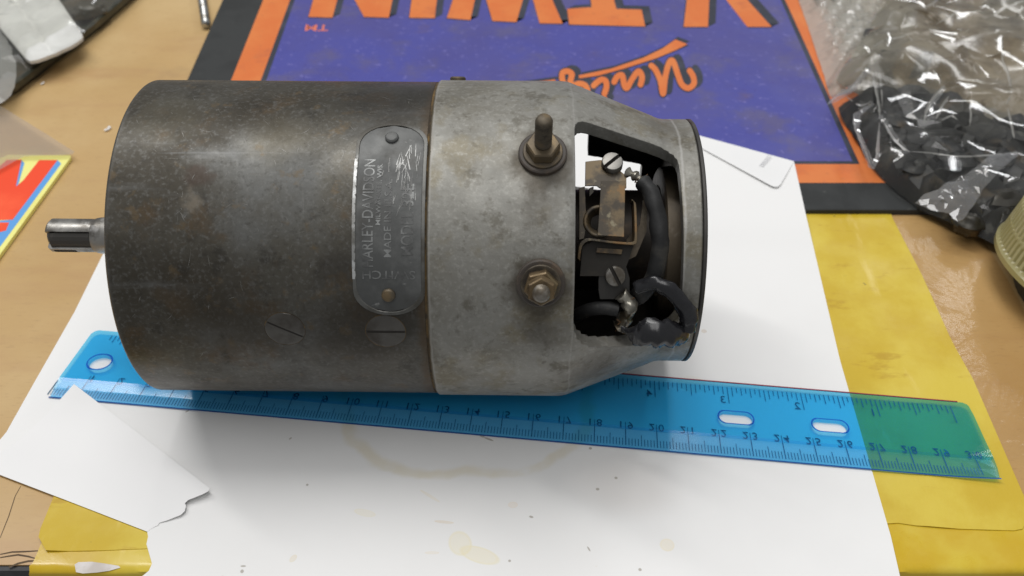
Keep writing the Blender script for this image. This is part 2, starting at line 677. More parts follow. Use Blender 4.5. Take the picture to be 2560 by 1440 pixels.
script = [[[(1512, 552), (1540, 600), (1543, 655), (1500, 688), (1452, 660), (1422, 590), (1388, 490), (1365, 472), (1340, 520), (1318, 620), (1304, 732), (1284, 630), (1245, 545), (1212, 512)]],
          [[(1128, 660), (1140, 600), (1112, 556), (1062, 618), (1022, 686), (1000, 660), (985, 588), (948, 596), (922, 640)]],
          [[(846, 730), (862, 680), (856, 632), (824, 620), (792, 640), (762, 668)], [(848, 770), (850, 778)]],
          [[(702, 730), (714, 700), (692, 664), (650, 652), (606, 664), (580, 640), (592, 580), (560, 556), (522, 566), (516, 610), (530, 650), (560, 690)]]]
for li, let in enumerate(script):
    mm, ms = MB(), MB()
    for pts in let:
        a = stroke(pts, 14.5, ZM + .026 + li * .0012)
        b = stroke(pts, 21, ZM + .0175 + li * .0006)
        c = stroke(pts, 17, ZM + .0195 + li * .0006, 14, -7)
        mm.add(a.v, a.f)
        ms.add(b.v, b.f)
        ms.add(c.v, c.f)
    lo = mm.obj('script_letter', pr_org, mroot, 0, False)
    ms.obj('letter_shadow', pr_dark, lo, 0, False)
for under, sh in (([(645, 588), (900, 535), (1150, 450), (1300, 378), (1400, 308), (1495, 345), (1400, 392), (1250, 455), (1000, 535), (800, 590), (650, 612)], 1),
                  ([(-330, 730), (100, 668), (460, 618), (466, 640), (270, 660), (-330, 750)], 1)):
    q = [(1240 + x / 3.122, y / 3.122) for x, y in under]
    m = MB().sheet([P(x, y, ZM + .031) for x, y in q])
    uo = m.obj('underline_stroke', pr_org, mroot, 0)
    m = MB().sheet([P(x + 6, y - 7, ZM + .0145) for x, y in q])
    m.sheet([P(x + (4 if i >= len(q) // 2 - 1 and i <= len(q) // 2 else 0), y + 3, ZM + .0140) for i, (x, y) in enumerate(q)])
    m.obj('letter_shadow', pr_dark, uo, 0, False)

# ------------------------------------------------------------------ sheet of paper
c_ring = P(1170, 985)          # centre of the old ring stain
PB = Vector()


def paper_extra(t, col, bs):
    tc = nn(t, 'ShaderNodeTexCoord')
    v = tc.outputs['Object']
    nz = noise_(t, v, 70, 5)
    nz2 = noise_(t, v, 25, 4)

    def blob(px, py, rx, ry, rot, soft):
        p = (P(px, py) - PB) * CM
        mp = nn(t, 'ShaderNodeMapping', vector_type='TEXTURE')
        mp.inputs['Location'].default_value = (p.x, p.y, 0)
        mp.inputs['Rotation'].default_value = (0, 0, R_(rot))
        mp.inputs['Scale'].default_value = (rx * CM, ry * CM, 1)
        t.links.new(v, mp.inputs['Vector'])
        ln = nn(t, 'ShaderNodeVectorMath', operation='LENGTH')
        sx = nn(t, 'ShaderNodeVectorMath', operation='MULTIPLY')
        sx.inputs[1].default_value = (1, 1, 0)
        t.links.new(mp.outputs[0], sx.inputs[0])
        t.links.new(sx.outputs[0], ln.inputs[0])
        d = math_(t, 'ADD', ln.outputs['Value'], math_(t, 'MULTIPLY', math_(t, 'SUBTRACT', nz2, .5), .55))
        return d

    cream = srgb(226, 216, 186)
    # ring stain
    d = blob(1170, 985, 4.2, 3.35, 0, .1)
    ring = ramp(t, math_(t, 'ABSOLUTE', math_(t, 'SUBTRACT', d, 1.0)), .02, .085, True)
    ring = math_(t, 'MULTIPLY', ring, ramp(t, noise_(t, v, 45, 4), .30, .60))
    col = mixc(t, math_(t, 'MULTIPLY', ring, .48), col, srgb(216, 204, 172))
    for (px, py, rx, ry, rot, cc, k) in ((1150, 1358, .34, .42, 20, srgb(232, 222, 184), .9), (1200, 1388, .62, .26, -20, srgb(232, 222, 184), .9),
                                         (1668, 1362, .24, .24, 0, srgb(230, 214, 170), .7), (912, 1282, .34, .12, -15, srgb(234, 226, 200), .8),
                                         (1110, 1305, .30, .05, -6, srgb(214, 190, 150), .7), (1075, 1240, .40, .05, -35, srgb(226, 212, 180), .6),
                                         (1282, 1262, .16, .12, 0, srgb(228, 208, 180), .7), (1080, 1382, .22, .05, 0, srgb(226, 206, 168), .6),
                                         (733, 1396, .09, .14, -30, srgb(222, 206, 170), .8), (1760, 828, .10, .09, 0, srgb(196, 172, 138), .8), (1730, 960, .5, .4, 0, srgb(228, 220, 190), .4)):
        dd = blob(px, py, rx, ry, rot, .1)
        b = ramp(t, dd, .72, 1.05, True)
        rim = ramp(t, math_(t, 'ABSOLUTE', math_(t, 'SUBTRACT', dd, .86)), .02, .16, True)
        b = math_(t, 'ADD', math_(t, 'MULTIPLY', b, .42 * k), math_(t, 'MULTIPLY', rim, .30 * k))
        col = mixc(t, math_(t, 'MULTIPLY', b, math_(t, 'ADD', nz, .45)), col, cc)
    # grey smudge at the right of the ring
    b = ramp(t, blob(1560, 1215, 1.9, 1.35, -10, .5), .3, 1.15, True)
    col = mixc(t, math_(t, 'MULTIPLY', b, .30), col, srgb(196, 188, 182))
    # dirt marks by the ruler
    for (px, py, rx, ry, rot) in ((1205, 1090, .09, .05, -30), (1222, 1098, .16, .035, -25), (517, 1012, .03, .012, 0), (468, 1028, .07, .03, 40), (726, 1096, .06, .03, 50), (1274, 1402, .04, .04, 0), (1600, 1424, .05, .05, 0), (768, 1212, .04, .04, 0), (1494, 1223, .06, .05, 0), (1540, 1195, .05, .05, 0), (1476, 1121, .05, .05, 0),
                                  (1328, 1292, .07, .04, -20), (608, 1415, .08, .03, 0), (605, 1428, .05, .06, 20), (1472, 1372, .03, .10, 25)):
        b = ramp(t, blob(px, py, rx, ry, rot, .2), .7, 1.25, True)
        col = mixc(t, math_(t, 'MULTIPLY', b, .6), col, srgb(130, 118, 98))
    sp = ramp(t, noise_(t, v, 240, 2), .80, .83)
    col = mixc(t, math_(t, 'MULTIPLY', sp, .6), col, srgb(140, 125, 100))
    sp = ramp(t, noise_(t, coords(t, (1, 2.6, 1), (0, 0, .5)), 120, 3), .74, .80)
    col = mixc(t, math_(t, 'MULTIPLY', sp, .45), col, srgb(206, 186, 150))
    return col


lead = [(440, 308), (395, 388), (255, 640), (186, 780), (80, 966), (16, 1080), (-56, 1166), (0, 1187), (180, 1256), (368, 1329), (370, 1342), (366, 1360), (374, 1388), (380, 1409), (372, 1427), (356, 1440), (345, 1462),
        (2256, 1466), (2250, 1440), (2227, 1340), (2100, 900), (2016, 542), (1985, 403), (1812, 356), (1638, 309)]
gp = [P(x, y, 0) for x, y in lead]
lo = [min(p[i] for p in gp) for i in range(2)]
hi = [max(p[i] for p in gp) for i in range(2)]
PB = Vector(((lo[0] + hi[0]) / 2, (lo[1] + hi[1]) / 2, 0))
paper_m = M('white_paper', (.83, .825, .815), .65, 0, [((.79, .785, .775), 6, .45, .7)], [(900, .15, .004)], extra=paper_extra, spec=.3)
paper_plain = M('white_paper_back', (.84, .835, .83), .65, 0, [((.80, .80, .795), 9, .45, .7)], [(900, .15, .004)], spec=.3)
y_mat = P(1280, 540, 0).y


def paper_z(p):
    up = max(0.0, min(1.0, (p.y - (y_mat - 2.6)) / 2.4))
    z = .236 * up * up * (3 - 2 * up)
    z += .012 * noise.noise(Vector((p.x * .33, p.y * .4, 0))) * (1 - up)
    return z


def paper_fn(p):
    x, y = pix(p)
    return P(x, y, paper_z(p))          # keeps the traced outline while the sheet climbs on to the mat


m = thick(gridded(gp, .6, paper_fn), .012)
proot = root('paper_sheet', PB, 'large white stained letter paper under the generator and ruler', 'paper')
m.obj('sheet', paper_m, proot, 35)
# folded top right corner
fl = [(1638, 309), (1985, 403), (1952, 460), (1946, 466), (1936, 467), (1926, 463), (1735, 360)]


def flap_fn(p):
    x, y = pix(p)
    d = max(0, (y - (403 + .27 * (x - 1985))))
    return P(x, y, paper_z(p) + .02 + .10 * min(1, d / 90) ** .8)


m = thick(gridded([P(x, y, 0) for x, y in fl], .4, flap_fn), .010)
m.obj('folded_corner', paper_plain, proot, 35)
ink = M('faint_grey_ink', (.55, .55, .57), .7)
m = MB()
for i in range(2):
    a, b = Vector((1898 + i * 6, 413 + i * 2)), Vector((1921 + i * 6, 386 + i * 2))
    for k in range(6):
        c = a.lerp(b, (k + .2) / 6)
        d = a.lerp(b, (k + .75) / 6)
        m.sheet([P(c.x, c.y, .372), P(c.x + 3.6, c.y + 1.2, .372), P(d.x + 3.6, d.y + 1.2, .372), P(d.x, d.y, .372)])
m.obj('printed_line', ink, proot, 0)
# lower left corner folded up, torn along its right side
fl = [(-56, 1166), (0, 1187), (180, 1256), (368, 1329), (384, 1318), (395, 1313), (398, 1307), (420, 1300), (440, 1292), (452, 1287), (462, 1277), (465, 1264), (462, 1258), (470, 1250), (488, 1243), (505, 1236), (519, 1229), (525, 1221), (185, 960), (110, 1043), (40, 1105)]


def flap2_fn(p):
    x, y = pix(p)
    d = (1187 + .381 * x) - y           # pixels above the fold
    k = max(0, min(1, d / 150))
    z = .02 + .20 * k * k * (3 - 2 * k) + .06 * max(0, min(1, (d - 150) / 200))
    e = max(0, 1 - math.hypot(x - 525, y - 1221) / 60)
    return P(x, y, z + .04 * e)


m = thick(gridded([P(x, y, 0) for x, y in fl], .45, flap2_fn), .011)
m.obj('folded_torn_corner', paper_plain, proot, 35)

# ------------------------------------------------------------------ ruler
ZR0, ZR1 = .035, .19
rq = {'nl': P(120, 988, .12), 'fl': P(236, 828, .12), 'fr': P(2419, 1011, .12), 'nr': P(2503, 1197, .12)}
RL = 30.9


def RU(s, t, z):
    """s: cm along from the left end, t: 0 near edge .. 1 far edge"""
    k = s / RL
    a = rq['nl'].lerp(rq['nr'], k)
    b = rq['fl'].lerp(rq['fr'], k)
    p = a.lerp(b, t)
    p.z = z
    # the right corner nearest the viewer is bent up a little
    c = max(0, (s - 28.6) / 2.3) * max(0, 1 - t * 1.7)
    p.z += .10 * c * c
    return p


r_body = film('blue_ruler_plastic', (.49, .89, 1.0), .11, (.03, .42, 1.0), .09, .70, [(30, .25, .05)])
r_bev = film('blue_ruler_bevel', (.62, .90, 1.0), .12, (.12, .50, 1.0), .16, .75, [(40, .3, .04)])
r_ink = M('ruler_black_ink', (.02, .05, .08), .5, 0, [((.05, .16, .24), 200, .5, .66)])
r_red = M('ruler_red_edge', (.30, .012, .03), .4)
rroot = root('ruler', RU(15, .5, 0), 'translucent blue plastic ruler lying face down under the generator', 'ruler')
# body plate: near bevel strip ends at t=.27
WID = 3.05


def rr(s0, s1, t0, t1, rs, left=True, right=True):
    """rounded plate outline in ruler units"""
    out = []
    tr = rs / WID
    for (sx, tx, a0, do) in ((s1 - rs, t0 + tr, -90, right), (s1 - rs, t1 - tr, 0, right), (s0 + rs, t1 - tr, 90, left), (s0 + rs, t0 + tr, 180, left)):
        for k in range(5):
            a = R_(a0 + k * 22.5)
            out.append((sx + rs * math.cos(a), tx + tr * math.sin(a)))
    return out


def plate(outline, z0, z1):
    m = MB()
    m.loft([[RU(s, t, z0) for s, t in outline], [RU(s, t, z1) for s, t in outline]])
    return m


def dens(a, b, n):
    return [(a[0] + (b[0] - a[0]) * i / n, a[1] + (b[1] - a[1]) * i / n) for i in range(n)]


TB = .25
body_out = dens((0.0, TB), (RL - .0, TB), 40) + dens((RL, TB), (RL, .93), 6) + [(RL - .03, .955), (RL - .08, .98), (RL - .2, 1.0)] + dens((RL - .25, 1), (.25, 1), 40) + [(.2, 1.0), (.08, .98), (.03, .955), (0, .93)]
body = plate(body_out, ZR0, ZR1).obj('body', r_body, rroot, 0)


def slot(cx, cy, rx, ry, rect):
    pts = []
    for k in range(28):
        a = 2 * math.pi * k / 28
        pts.append((cx + (rx - ry) * (1 if math.cos(a) > 0 else -1) * rect + (ry if rect else rx) * math.cos(a), cy + ry * math.sin(a)))
    return pts


cut = MB()
holes = []
for (px, py, rx, ry, rect) in ((252, 908, .39, .33, 0), (1839, 1046, .55, .25, 1), (2075, 1066, .56, .25, 1)):
    g = P(px, py, .12)
    # invert RU roughly
    best = min(((RU(s * .05, t * .01, .12) - g).length, s * .05, t * .01) for s in range(0, 619) for t in range(20, 90, 2))
    s0, t0 = best[1], best[2]
    ol = [(s, t0 + (t - t0) / WID) for s, t in slot(s0, t0, rx, ry, rect)]
    holes.append(ol)
    c = plate(ol, -.3, .6)
    cut.add(c.v, c.f)
co = cut.obj('cutter', None, None, 0)
boolean(body, co)
body.name = 'body'
# bevelled near strip, thinner towards its edge
m = MB()
NS = 60
rows = []
for k, (t, z1) in enumerate(((TB, ZR1 - .004), (.12, .115), (.0, .075))):
    rows.append([RU(RL * i / NS + (0 if k < 2 else (.06 if i == 0 else (-.06 if i == NS else 0))), t, z1) for i in range(NS + 1)])
bot = [[RU(RL * i / NS + (0 if k < 2 else (.06 if i == 0 else (-.06 if i == NS else 0))), t, ZR0 + .002) for i in range(NS + 1)] for k, t in enumerate((TB, .12, .0))]
m.loft(rows, False, False, False)
m.loft(bot, False, False, False)
m.loft([rows[-1], bot[-1]], False, False, False)
m.loft([[rows[k][0] for k in range(3)], [bot[k][0] for k in range(3)]], False, False, False)
m.loft([[rows[k][-1] for k in range(3)], [bot[k][-1] for k in range(3)]], False, False, False)
m.obj('bevel_strip', r_bev, rroot, 0, False)
# red stripe along the far edge
m = MB()
pts0 = [RU(RL - .35 - i * .5, 1.003, .16) for i in range(36)]
m.loft([[p, p + Vector((0, .035, 0)), p + Vector((0, .035, .035)), p + Vector((0, 0, .035))] for p in pts0])
m.obj('red_edge', r_red, rroot, 0)
ZI = ZR0 - .004
edge_blue = M('ruler_edge_blue', (.012, .07, .28), .3)
m = MB()
m.loft([[RU(RL * i / 50, -.012, .045) for i in range(51)], [RU(RL * i / 50, .004, .045) for i in range(51)]], False, False, False)
m.obj('edge_line', edge_blue, rroot, 0)  # thin dark blue sheet along the near edge
hr = film('ruler_hole_rim', (.12, .35, .80), .25, (.03, .16, .55), .1)
for ol in holes:
    m = MB()
    cxs = sum(p[0] for p in ol) / len(ol)
    cts = sum(p[1] for p in ol) / len(ol)
    n = len(ol)
    m.loft([[RU(cxs + (s - cxs) * 1.0 + (.055 if s > cxs else -.055), cts + (t - cts) * 1.18, ZR1 + .003) for s, t in ol + ol[:1]], [RU(cxs + (s - cxs) * 1.01, cts + (t - cts) * 1.01, ZR1 + .003) for s, t in ol + ol[:1]]], False, False, False)
    m.obj('hole_rim', hr, rroot, 0, False)


def S_CM(k):
    return -.11 + k * 1.031 - k * k * .00045


# millimetre and inch graduations
m = MB()
for i in range(0, 301):
    k = i / 10
    ln = .095 if i % 10 else .215
    if i % 10 == 5:
        ln = .15
    s = S_CM(k)
    w = .012 if i % 10 else .016
    m.sheet([RU(s - w, .035, ZI), RU(s + w, .035, ZI), RU(s + w, .035 + ln, ZI), RU(s - w, .035 + ln, ZI)])
    if i % 10 == 0 and i:
        m.sheet([RU(s - w * .7, .25, ZI), RU(s + w * .7, .25, ZI), RU(s + w * .7, .35, ZI), RU(s - w * .7, .35, ZI)])
mm_ink = M('ruler_mm_ink', (.02, .10, .17), .5)
o = m.obj('millimetre_scale', mm_ink, rroot, 0)
o['kind'] = 'stuff'
m = MB()
S_IN = lambda k: 30.72 - .12 - k * 2.54 * .983 - .27
for i in range(0, 191):
    k = i / 16
    ln = (.075, .11, .075, .13)[i % 4] if i % 8 else (.17 if i % 16 else .24)
    s = S_IN(k)
    if s < .2:
        continue
    m.sheet([RU(s - .013, .985, ZI), RU(s + .013, .985, ZI), RU(s + .013, .985 - ln, ZI), RU(s - .013, .985 - ln, ZI)])
o = m.obj('inch_scale', mm_ink, rroot, 0)
o['kind'] = 'stuff'
for k in range(1, 31):
    vs, fs = text2d(str(k)[0] + (' ' if k > 9 else '') + str(k)[1:], .38, 'CENTER', .002)
    m = MB().add([RU(S_CM(k) + v.x * 1.05 + (.10 if k < 10 else 0), .315 - v.y * 1.0 / WID * 1.1, ZI - .002) for v in vs], fs)
    m.obj('numeral', r_ink, rroot, 0)
for k in range(1, 12):
    s = S_IN(k)
    vs, fs = text2d(str(k), .44, 'CENTER', .002)
    m = MB().add([RU(s - .20 - v.x, .79 + v.y / WID, ZI - .002) for v in vs], fs)
    m.obj('numeral', r_ink, rroot, 0)
# ------------------------------------------------------------------ generator
GY, GPSI, GR = 23.7325, -0.0138226, 4.8513
GA = Vector((0, GY, GR + .2))
ga = Vector((math.cos(GPSI), math.sin(GPSI), 0))
gc = Vector((math.sin(GPSI), -math.cos(GPSI), 0))
gz = Vector((0, 0, 1))


def G(u, ph, r):
    a = R_(ph)
    return GA + ga * u + (gz * math.cos(a) + gc * math.sin(a)) * r


def GN(ph):
    a = R_(ph)
    return gz * math.cos(a) + gc * math.sin(a)


def GT(ph):
    a = R_(ph)
    return -gz * math.sin(a) + gc * math.cos(a)


def Q(x, y, r):
    """where the view through pixel x, y meets the cylinder of radius r about the generator's axis -> u, phi"""
    d = ray(x, y)
    o = CAM - GA
    dp = d - ga * d.dot(ga)
    op = o - ga * o.dot(ga)
    A_, B_, C_ = dp.dot(dp), 2 * dp.dot(op), op.dot(op) - r * r
    D_ = max(0, B_ * B_ - 4 * A_ * C_)
    t = (-B_ - math.sqrt(D_)) / (2 * A_)
    p = o + d * t
    return p.dot(ga), math.degrees(math.atan2(p.dot(gc), p.dot(gz)))


def QP(x, y, r):
    u, ph = Q(x, y, r)
    return G(u, ph, r)


GBASE = GA - gz * GR


def spot(t, p, r0, r1, wob=.6):
    """soft ragged patch of radius r1 cm round the point p"""
    tc = nn(t, 'ShaderNodeTexCoord')
    d = nn(t, 'ShaderNodeVectorMath', operation='DISTANCE')
    t.links.new(tc.outputs['Object'], d.inputs[0])
    d.inputs[1].default_value = (p - GBASE) * CM
    nz = math_(t, 'MULTIPLY', math_(t, 'SUBTRACT', noise_(t, tc.outputs['Object'], 160, 5), .5), wob * CM * 2)
    return ramp(t, math_(t, 'ADD', d.outputs['Value'], nz), r0 * CM, r1 * CM, True)


def band(t, u, w, wob=.3, scale=120):
    """ragged band round the generator at the distance u along its axis"""
    tc = nn(t, 'ShaderNodeTexCoord')
    d = nn(t, 'ShaderNodeVectorMath', operation='DOT_PRODUCT')
    t.links.new(tc.outputs['Object'], d.inputs[0])
    d.inputs[1].default_value = ga
    nz = math_(t, 'MULTIPLY', math_(t, 'SUBTRACT', noise_(t, tc.outputs['Object'], scale, 5), .5), wob * CM * 2)
    a_ = math_(t, 'ABSOLUTE', math_(t, 'ADD', math_(t, 'SUBTRACT', d.outputs['Value'], u * CM), nz))
    return ramp(t, a_, .0, w * CM, True)


def cap_grime(t, col, bs):
    for p, r0, r1, k in ((G(.855, 25, 4.9), .6, 1.15, .75), (G(.83, 66, 4.9), .6, 1.15, .75), (G(.9, 80, 4.9), .2, .9, .5), (G(.75, 40, 4.9), .1, .8, .4), (G(2.5, 104, 4.6), .3, 1.4, .5), (G(4.3, 92, 3.8), .2, .9, .5), (G(4.4, -10, 3.8), .2, 1.1, .45)):
        col = mixc(t, math_(t, 'MULTIPLY', spot(t, p, r0, r1), k), col, (.055, .043, .028))
    col = mixc(t, math_(t, 'MULTIPLY', band(t, U2_, .10, .10), .8), col, (.10, .072, .03))
    col = mixc(t, math_(t, 'MULTIPLY', band(t, U2_ + .07, .05, .05, 200), .6), col, (.30, .29, .27))
    col = mixc(t, math_(t, 'MULTIPLY', band(t, 1.72, .05, .10, 90), .35), col, (.34, .33, .31))
    col = mixc(t, math_(t, 'MULTIPLY', band(t, 4.83, .06, .10, 90), .5), col, (.42, .41, .39))
    return col


def drum_grime(t, col, bs):
    col = mixc(t, math_(t, 'MULTIPLY', band(t, -2.35, .28, .30, 80), .7), col, (.072, .045, .02))
    col = mixc(t, math_(t, 'MULTIPLY', band(t, -10.85, .12, .12), .5), col, (.11, .105, .095))
    for p, r0, r1, k, c_ in ((G(-8.9, 72, GR), .1, .6, .45, (.085, .06, .034)), (G(-9.4, 70, GR), .1, .4, .4, (.085, .06, .034)), (G(-8.4, 30, GR), .1, .45, .6, (.05, .03, .02)), (G(-8.5, 38, GR), .05, .35, .6, (.20, .17, .13)), (G(-3.3, 76, GR), .4, 1.3, .6, (.025, .022, .018)), (G(-4.6, 60, GR), .1, .9, .5, (.028, .024, .02)), (G(-3.4, -6, GR), .6, 2.2, .55, (.026, .025, .024)), (G(-4.2, 84, GR), .5, 2.4, .5, (.034, .029, .022)), (G(-7.5, 78, GR), .4, 1.8, .45, (.04, .032, .022)), (G(-6.4, 16, GR), .3, 1.3, .45, (.085, .072, .045)), (G(-9.6, 5, GR), .3, 1.5, .4, (.085, .075, .05))):
        col = mixc(t, math_(t, 'MULTIPLY', spot(t, p, r0, r1), k), col, c_)
    return col


U2_ = -2.24
steel = M('drum_steel', (.080, .074, .060), .46, .5,
          [((.112, .112, .106), 26, .46, .66), ((.050, .043, .031), 20, .46, .64), ((.085, .056, .028), 46, .54, .66, (1, 1, 1), (0, 0, 0), .7),
           ((.155, .156, .154), 80, .56, .72, (.15, 1, 1), (0, 0, 0), .55), ((.125, .088, .046), 150, .58, .68, (1, 1, 1), (0, 0, 0), .6), ((.026, .023, .018), 110, .56, .68, (1, 1, 1), (0, 0, 0), .6),
           ((.17, .168, .16), 850, .48, .72, (1, 1, 1), (0, 0, 0), .45), ((.15, .15, .145), 120, .66, .70, (.04, 2.6, 2.6), (0, .5, .3), .5), ((.15, .145, .135), 110, .70, .73, (1.6, .10, .25), (.4, .2, .9), .45), ((.03, .027, .022), 700, .50, .74, (1, 1, 1), (0, 0, 0), .5)],
          [(420, .35, .014), (60, .12, .02)], (50, .36, .58), bevel=.05, extra=drum_grime)
castal = M('cast_aluminium', (0.223, 0.217, 0.194), .56, .4,
           [((0.261, 0.256, 0.233), 34, .46, .62), ((0.174, 0.163, 0.134), 26, .48, .66), ((0.191, 0.169, 0.119), 60, .50, .64, (1, 1, 1), (0, 0, 0), .85), ((0.116, 0.106, 0.083), 120, .54, .66, (1, 1, 1), (0, 0, 0), .75), ((0.348, 0.342, 0.314), 800, .48, .72, (1, 1, 1), (0, 0, 0), .5), ((0.099, 0.090, 0.070), 420, .56, .74, (1, 1, 1), (0, 0, 0), .6), ((0.302, 0.293, 0.264), 160, .60, .72, (1, 1, 1), (0, 0, 0), .5)],
           [(360, .6, .022), (70, .2, .03)], (60, .40, .62), bevel=.05, extra=cap_grime)
inner_m = M('casting_inside', (.022, .019, .015), .75, .1, [((.05, .04, .028), 40, .5, .7)], [(200, .4, .02)])  # interior shade put into this dark base colour
dark_plate = M('end_plate_steel', (.055, .052, .048), .5, .5, [((.10, .09, .08), 60, .5, .7)], bevel=.03)
rust = M('seam_rust', (.10, .062, .022), .9, 0, [((.035, .025, .014), 130, .42, .58), ((.17, .105, .035), 240, .55, .7)])
shaft_m = M('worn_steel', (.32, .31, .29), .38, .8, [((.15, .14, .125), 110, .46, .62), ((.42, .41, .39), 260, .55, .7)], [(300, .2, .006)], (120, .3, .5))
key_m = M('shaft_dark', (.07, .066, .06), .5, .6, [((.12, .11, .10), 150, .5, .7)])
brassy = M('old_brass', (.15, .105, .055), .5, .55, [((.19, .145, .08), 130, .46, .64), ((.065, .046, .028), 170, .46, .62)], [(400, .2, .006)], (180, .3, .6), bevel=.02)
rusty_st = M('rusty_hardware', (.10, .082, .058), .55, .5, [((.16, .115, .062), 140, .48, .64), ((.045, .037, .028), 170, .48, .64)], [(500, .3, .008)], bevel=.02)
rusty_nut = M('rusty_nut', (.13, .10, .062), .5, .5, [((.19, .135, .07), 150, .48, .62), ((.08, .062, .042), 170, .48, .62)], [(500, .3, .008)])
fibre = M('fibre_washer', (.05, .04, .032), .6, 0, [((.10, .07, .045), 130, .5, .68)], bevel=.02)
screw_m = M('screw_steel', (.25, .24, .22), .45, .7, [((.11, .095, .075), 130, .46, .62)], [(400, .2, .006)], bevel=.02)
dull_st = M('dull_steel', (.24, .22, .19), .5, .7, [((.12, .10, .075), 150, .46, .62)], [(400, .3, .01)])
slot_m = M('screw_slot', (.016, .013, .01), .85)
bronze = M('brush_strip_bronze', (.125, .092, .052), .5, .5, [((.19, .11, .045), 170, .48, .6), ((.05, .041, .03), 120, .46, .60), ((.19, .165, .11), 260, .58, .7)], [(300, .2, .01)], bevel=.02)
cable_m = M('black_cable', (.009, .009, .009), .62, 0, [((.028, .026, .022), 160, .5, .66)], [(260, .6, .03), (900, .5, .01)])
tape_m = M('black_tape', (.014, .014, .016), .24, 0, [((.03, .03, .032), 90, .5, .7)], [(90, .6, .05), (260, .3, .015)])
solder = M('solder', (.34, .32, .27), .34, .8, [((.08, .065, .045), 190, .46, .58)], [(220, .7, .03)])
copper_d = M('commutator_dark', (.025, .02, .016), .55, .5, [((.09, .06, .035), 70, .5, .7)])

gen = root('generator', G(0, 180, GR), 'old dark steel electric generator with cast grey end cap, lying on its side', 'generator')
U0, U1, U2 = -10.9, -2.30, -2.24
RC = 4.905
m = MB()
prof = [(U0 + .06, 0.8), (U0 + .02, GR - .35), (U0, GR - .22), (U0, GR - .06), (U0 + .06, GR)] + [(U0 + .06 + (U1 - U0 - .06) * i / 24, GR) for i in range(1, 25)] + [(U1, GR - .10)]
m.lathe(GA, ga, prof, 160)
drum = m.obj('drum', steel, gen, 35)
m = MB().lathe(GA, ga, [(U1 - .03, GR - .012), (U2 + .01, GR - .005), (U2 + .01, GR - .3), (U1 - .03, GR - .3)], 160, loop=True)
m.obj('rusty_seam', rust, gen, 0)
# cast end cap with windows
outer_p = [(U2, RC - .05), (U2 + .05, RC)] + [(U2 + .05 + (1.45 - U2 - .05) * i / 14, RC) for i in range(1, 15)] + [(1.60, RC - .012), (1.72, RC - .04), (1.84, RC - .085)] + \
          [(1.84 + (4.22 - 1.84) * i / 12, RC - .085 + (3.90 - RC + .085) * i / 12) for i in range(1, 13)] + [(4.34, 3.845), (4.46, 3.80), (4.62, 3.78)] + [(4.62 + .68 * i / 4, 3.78) for i in range(1, 5)] + \
          [(5.34, 3.74), (5.34, .9), (4.97, .9), (4.97, 3.38), (4.5, 3.40), (4.2, 3.50), (1.8, 4.42), (1.5, 4.47), (U2, 4.48)]
m = MB().lathe(GA, ga, outer_p, 192, loop=True)
cap = m.obj('end_cap', castal, gen, 30)
cap.data.materials.append(inner_m)
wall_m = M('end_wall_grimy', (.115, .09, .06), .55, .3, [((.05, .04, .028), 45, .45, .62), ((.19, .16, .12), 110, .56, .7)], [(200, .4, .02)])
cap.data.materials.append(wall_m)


def cutter(outline, r0=2.3, r1=12.0):
    """outline in u, phi"""
    fine = []
    n = len(outline)
    for i in range(n):
        (u, p), (u2, p2) = outline[i], outline[(i + 1) % n]
        k = max(1, int(max(abs(p2 - p) / 2.0, abs(u2 - u) / .25)))
        fine += [(u + (u2 - u) * j / k, p + (p2 - p) * j / k) for j in range(k)]
    n = len(fine)
    uc = sum(f[0] for f in fine) / n
    pc = sum(f[1] for f in fine) / n
    vs = [G(u, p, r0) for u, p in fine] + [G(u, p, r1) for u, p in fine] + [G(uc, pc, r0 * .9), G(uc, pc, r1 * 1.1)]
    fs = []
    for i in range(n):
        j = (i + 1) % n
        fs += [(i, j, n + j, n + i), (j, i, 2 * n), (n + i, n + j, 2 * n + 1)]
    return MB().add(vs, fs).obj('cutter', None, None, 0)


def rounded(pts, rad):
    """rounded polygon in (u, arc) space; arc = phi * .08"""
    out = []
    n = len(pts)
    S = .075
    V = [Vector((u, p * S)) for u, p in pts]
    for i in range(n):
        a, b, c = V[i - 1], V[i], V[(i + 1) % n]
        r = rad[i] if isinstance(rad, (list, tuple)) else rad
        d1, d2 = (a - b).normalized(), (c - b).normalized()
        p1, p2 = b + d1 * r, b + d2 * r
        for k in range(6):
            t = k / 5
            q = p1 * (1 - t) ** 2 + b * 2 * t * (1 - t) + p2 * t * t
            out.append((q.x, q.y / S))
    return out


win = rounded([(1.735, 5.6), (4.72, 6.4), (4.80, 50), (4.84, 84), (4.2, 100), (1.74, 88)], [.5, .7, .3, .4, .5, .8])
boolean(cap, cutter(win))
for back in (rounded([(1.92, -70), (2.52, -68), (2.60, -106), (1.92, -106)], .2), rounded([(2.35, -86), (4.36, -82), (4.36, -106), (2.35, -106)], .15)):
    boolean(cap, cutter(back, 2.3, 8.0))
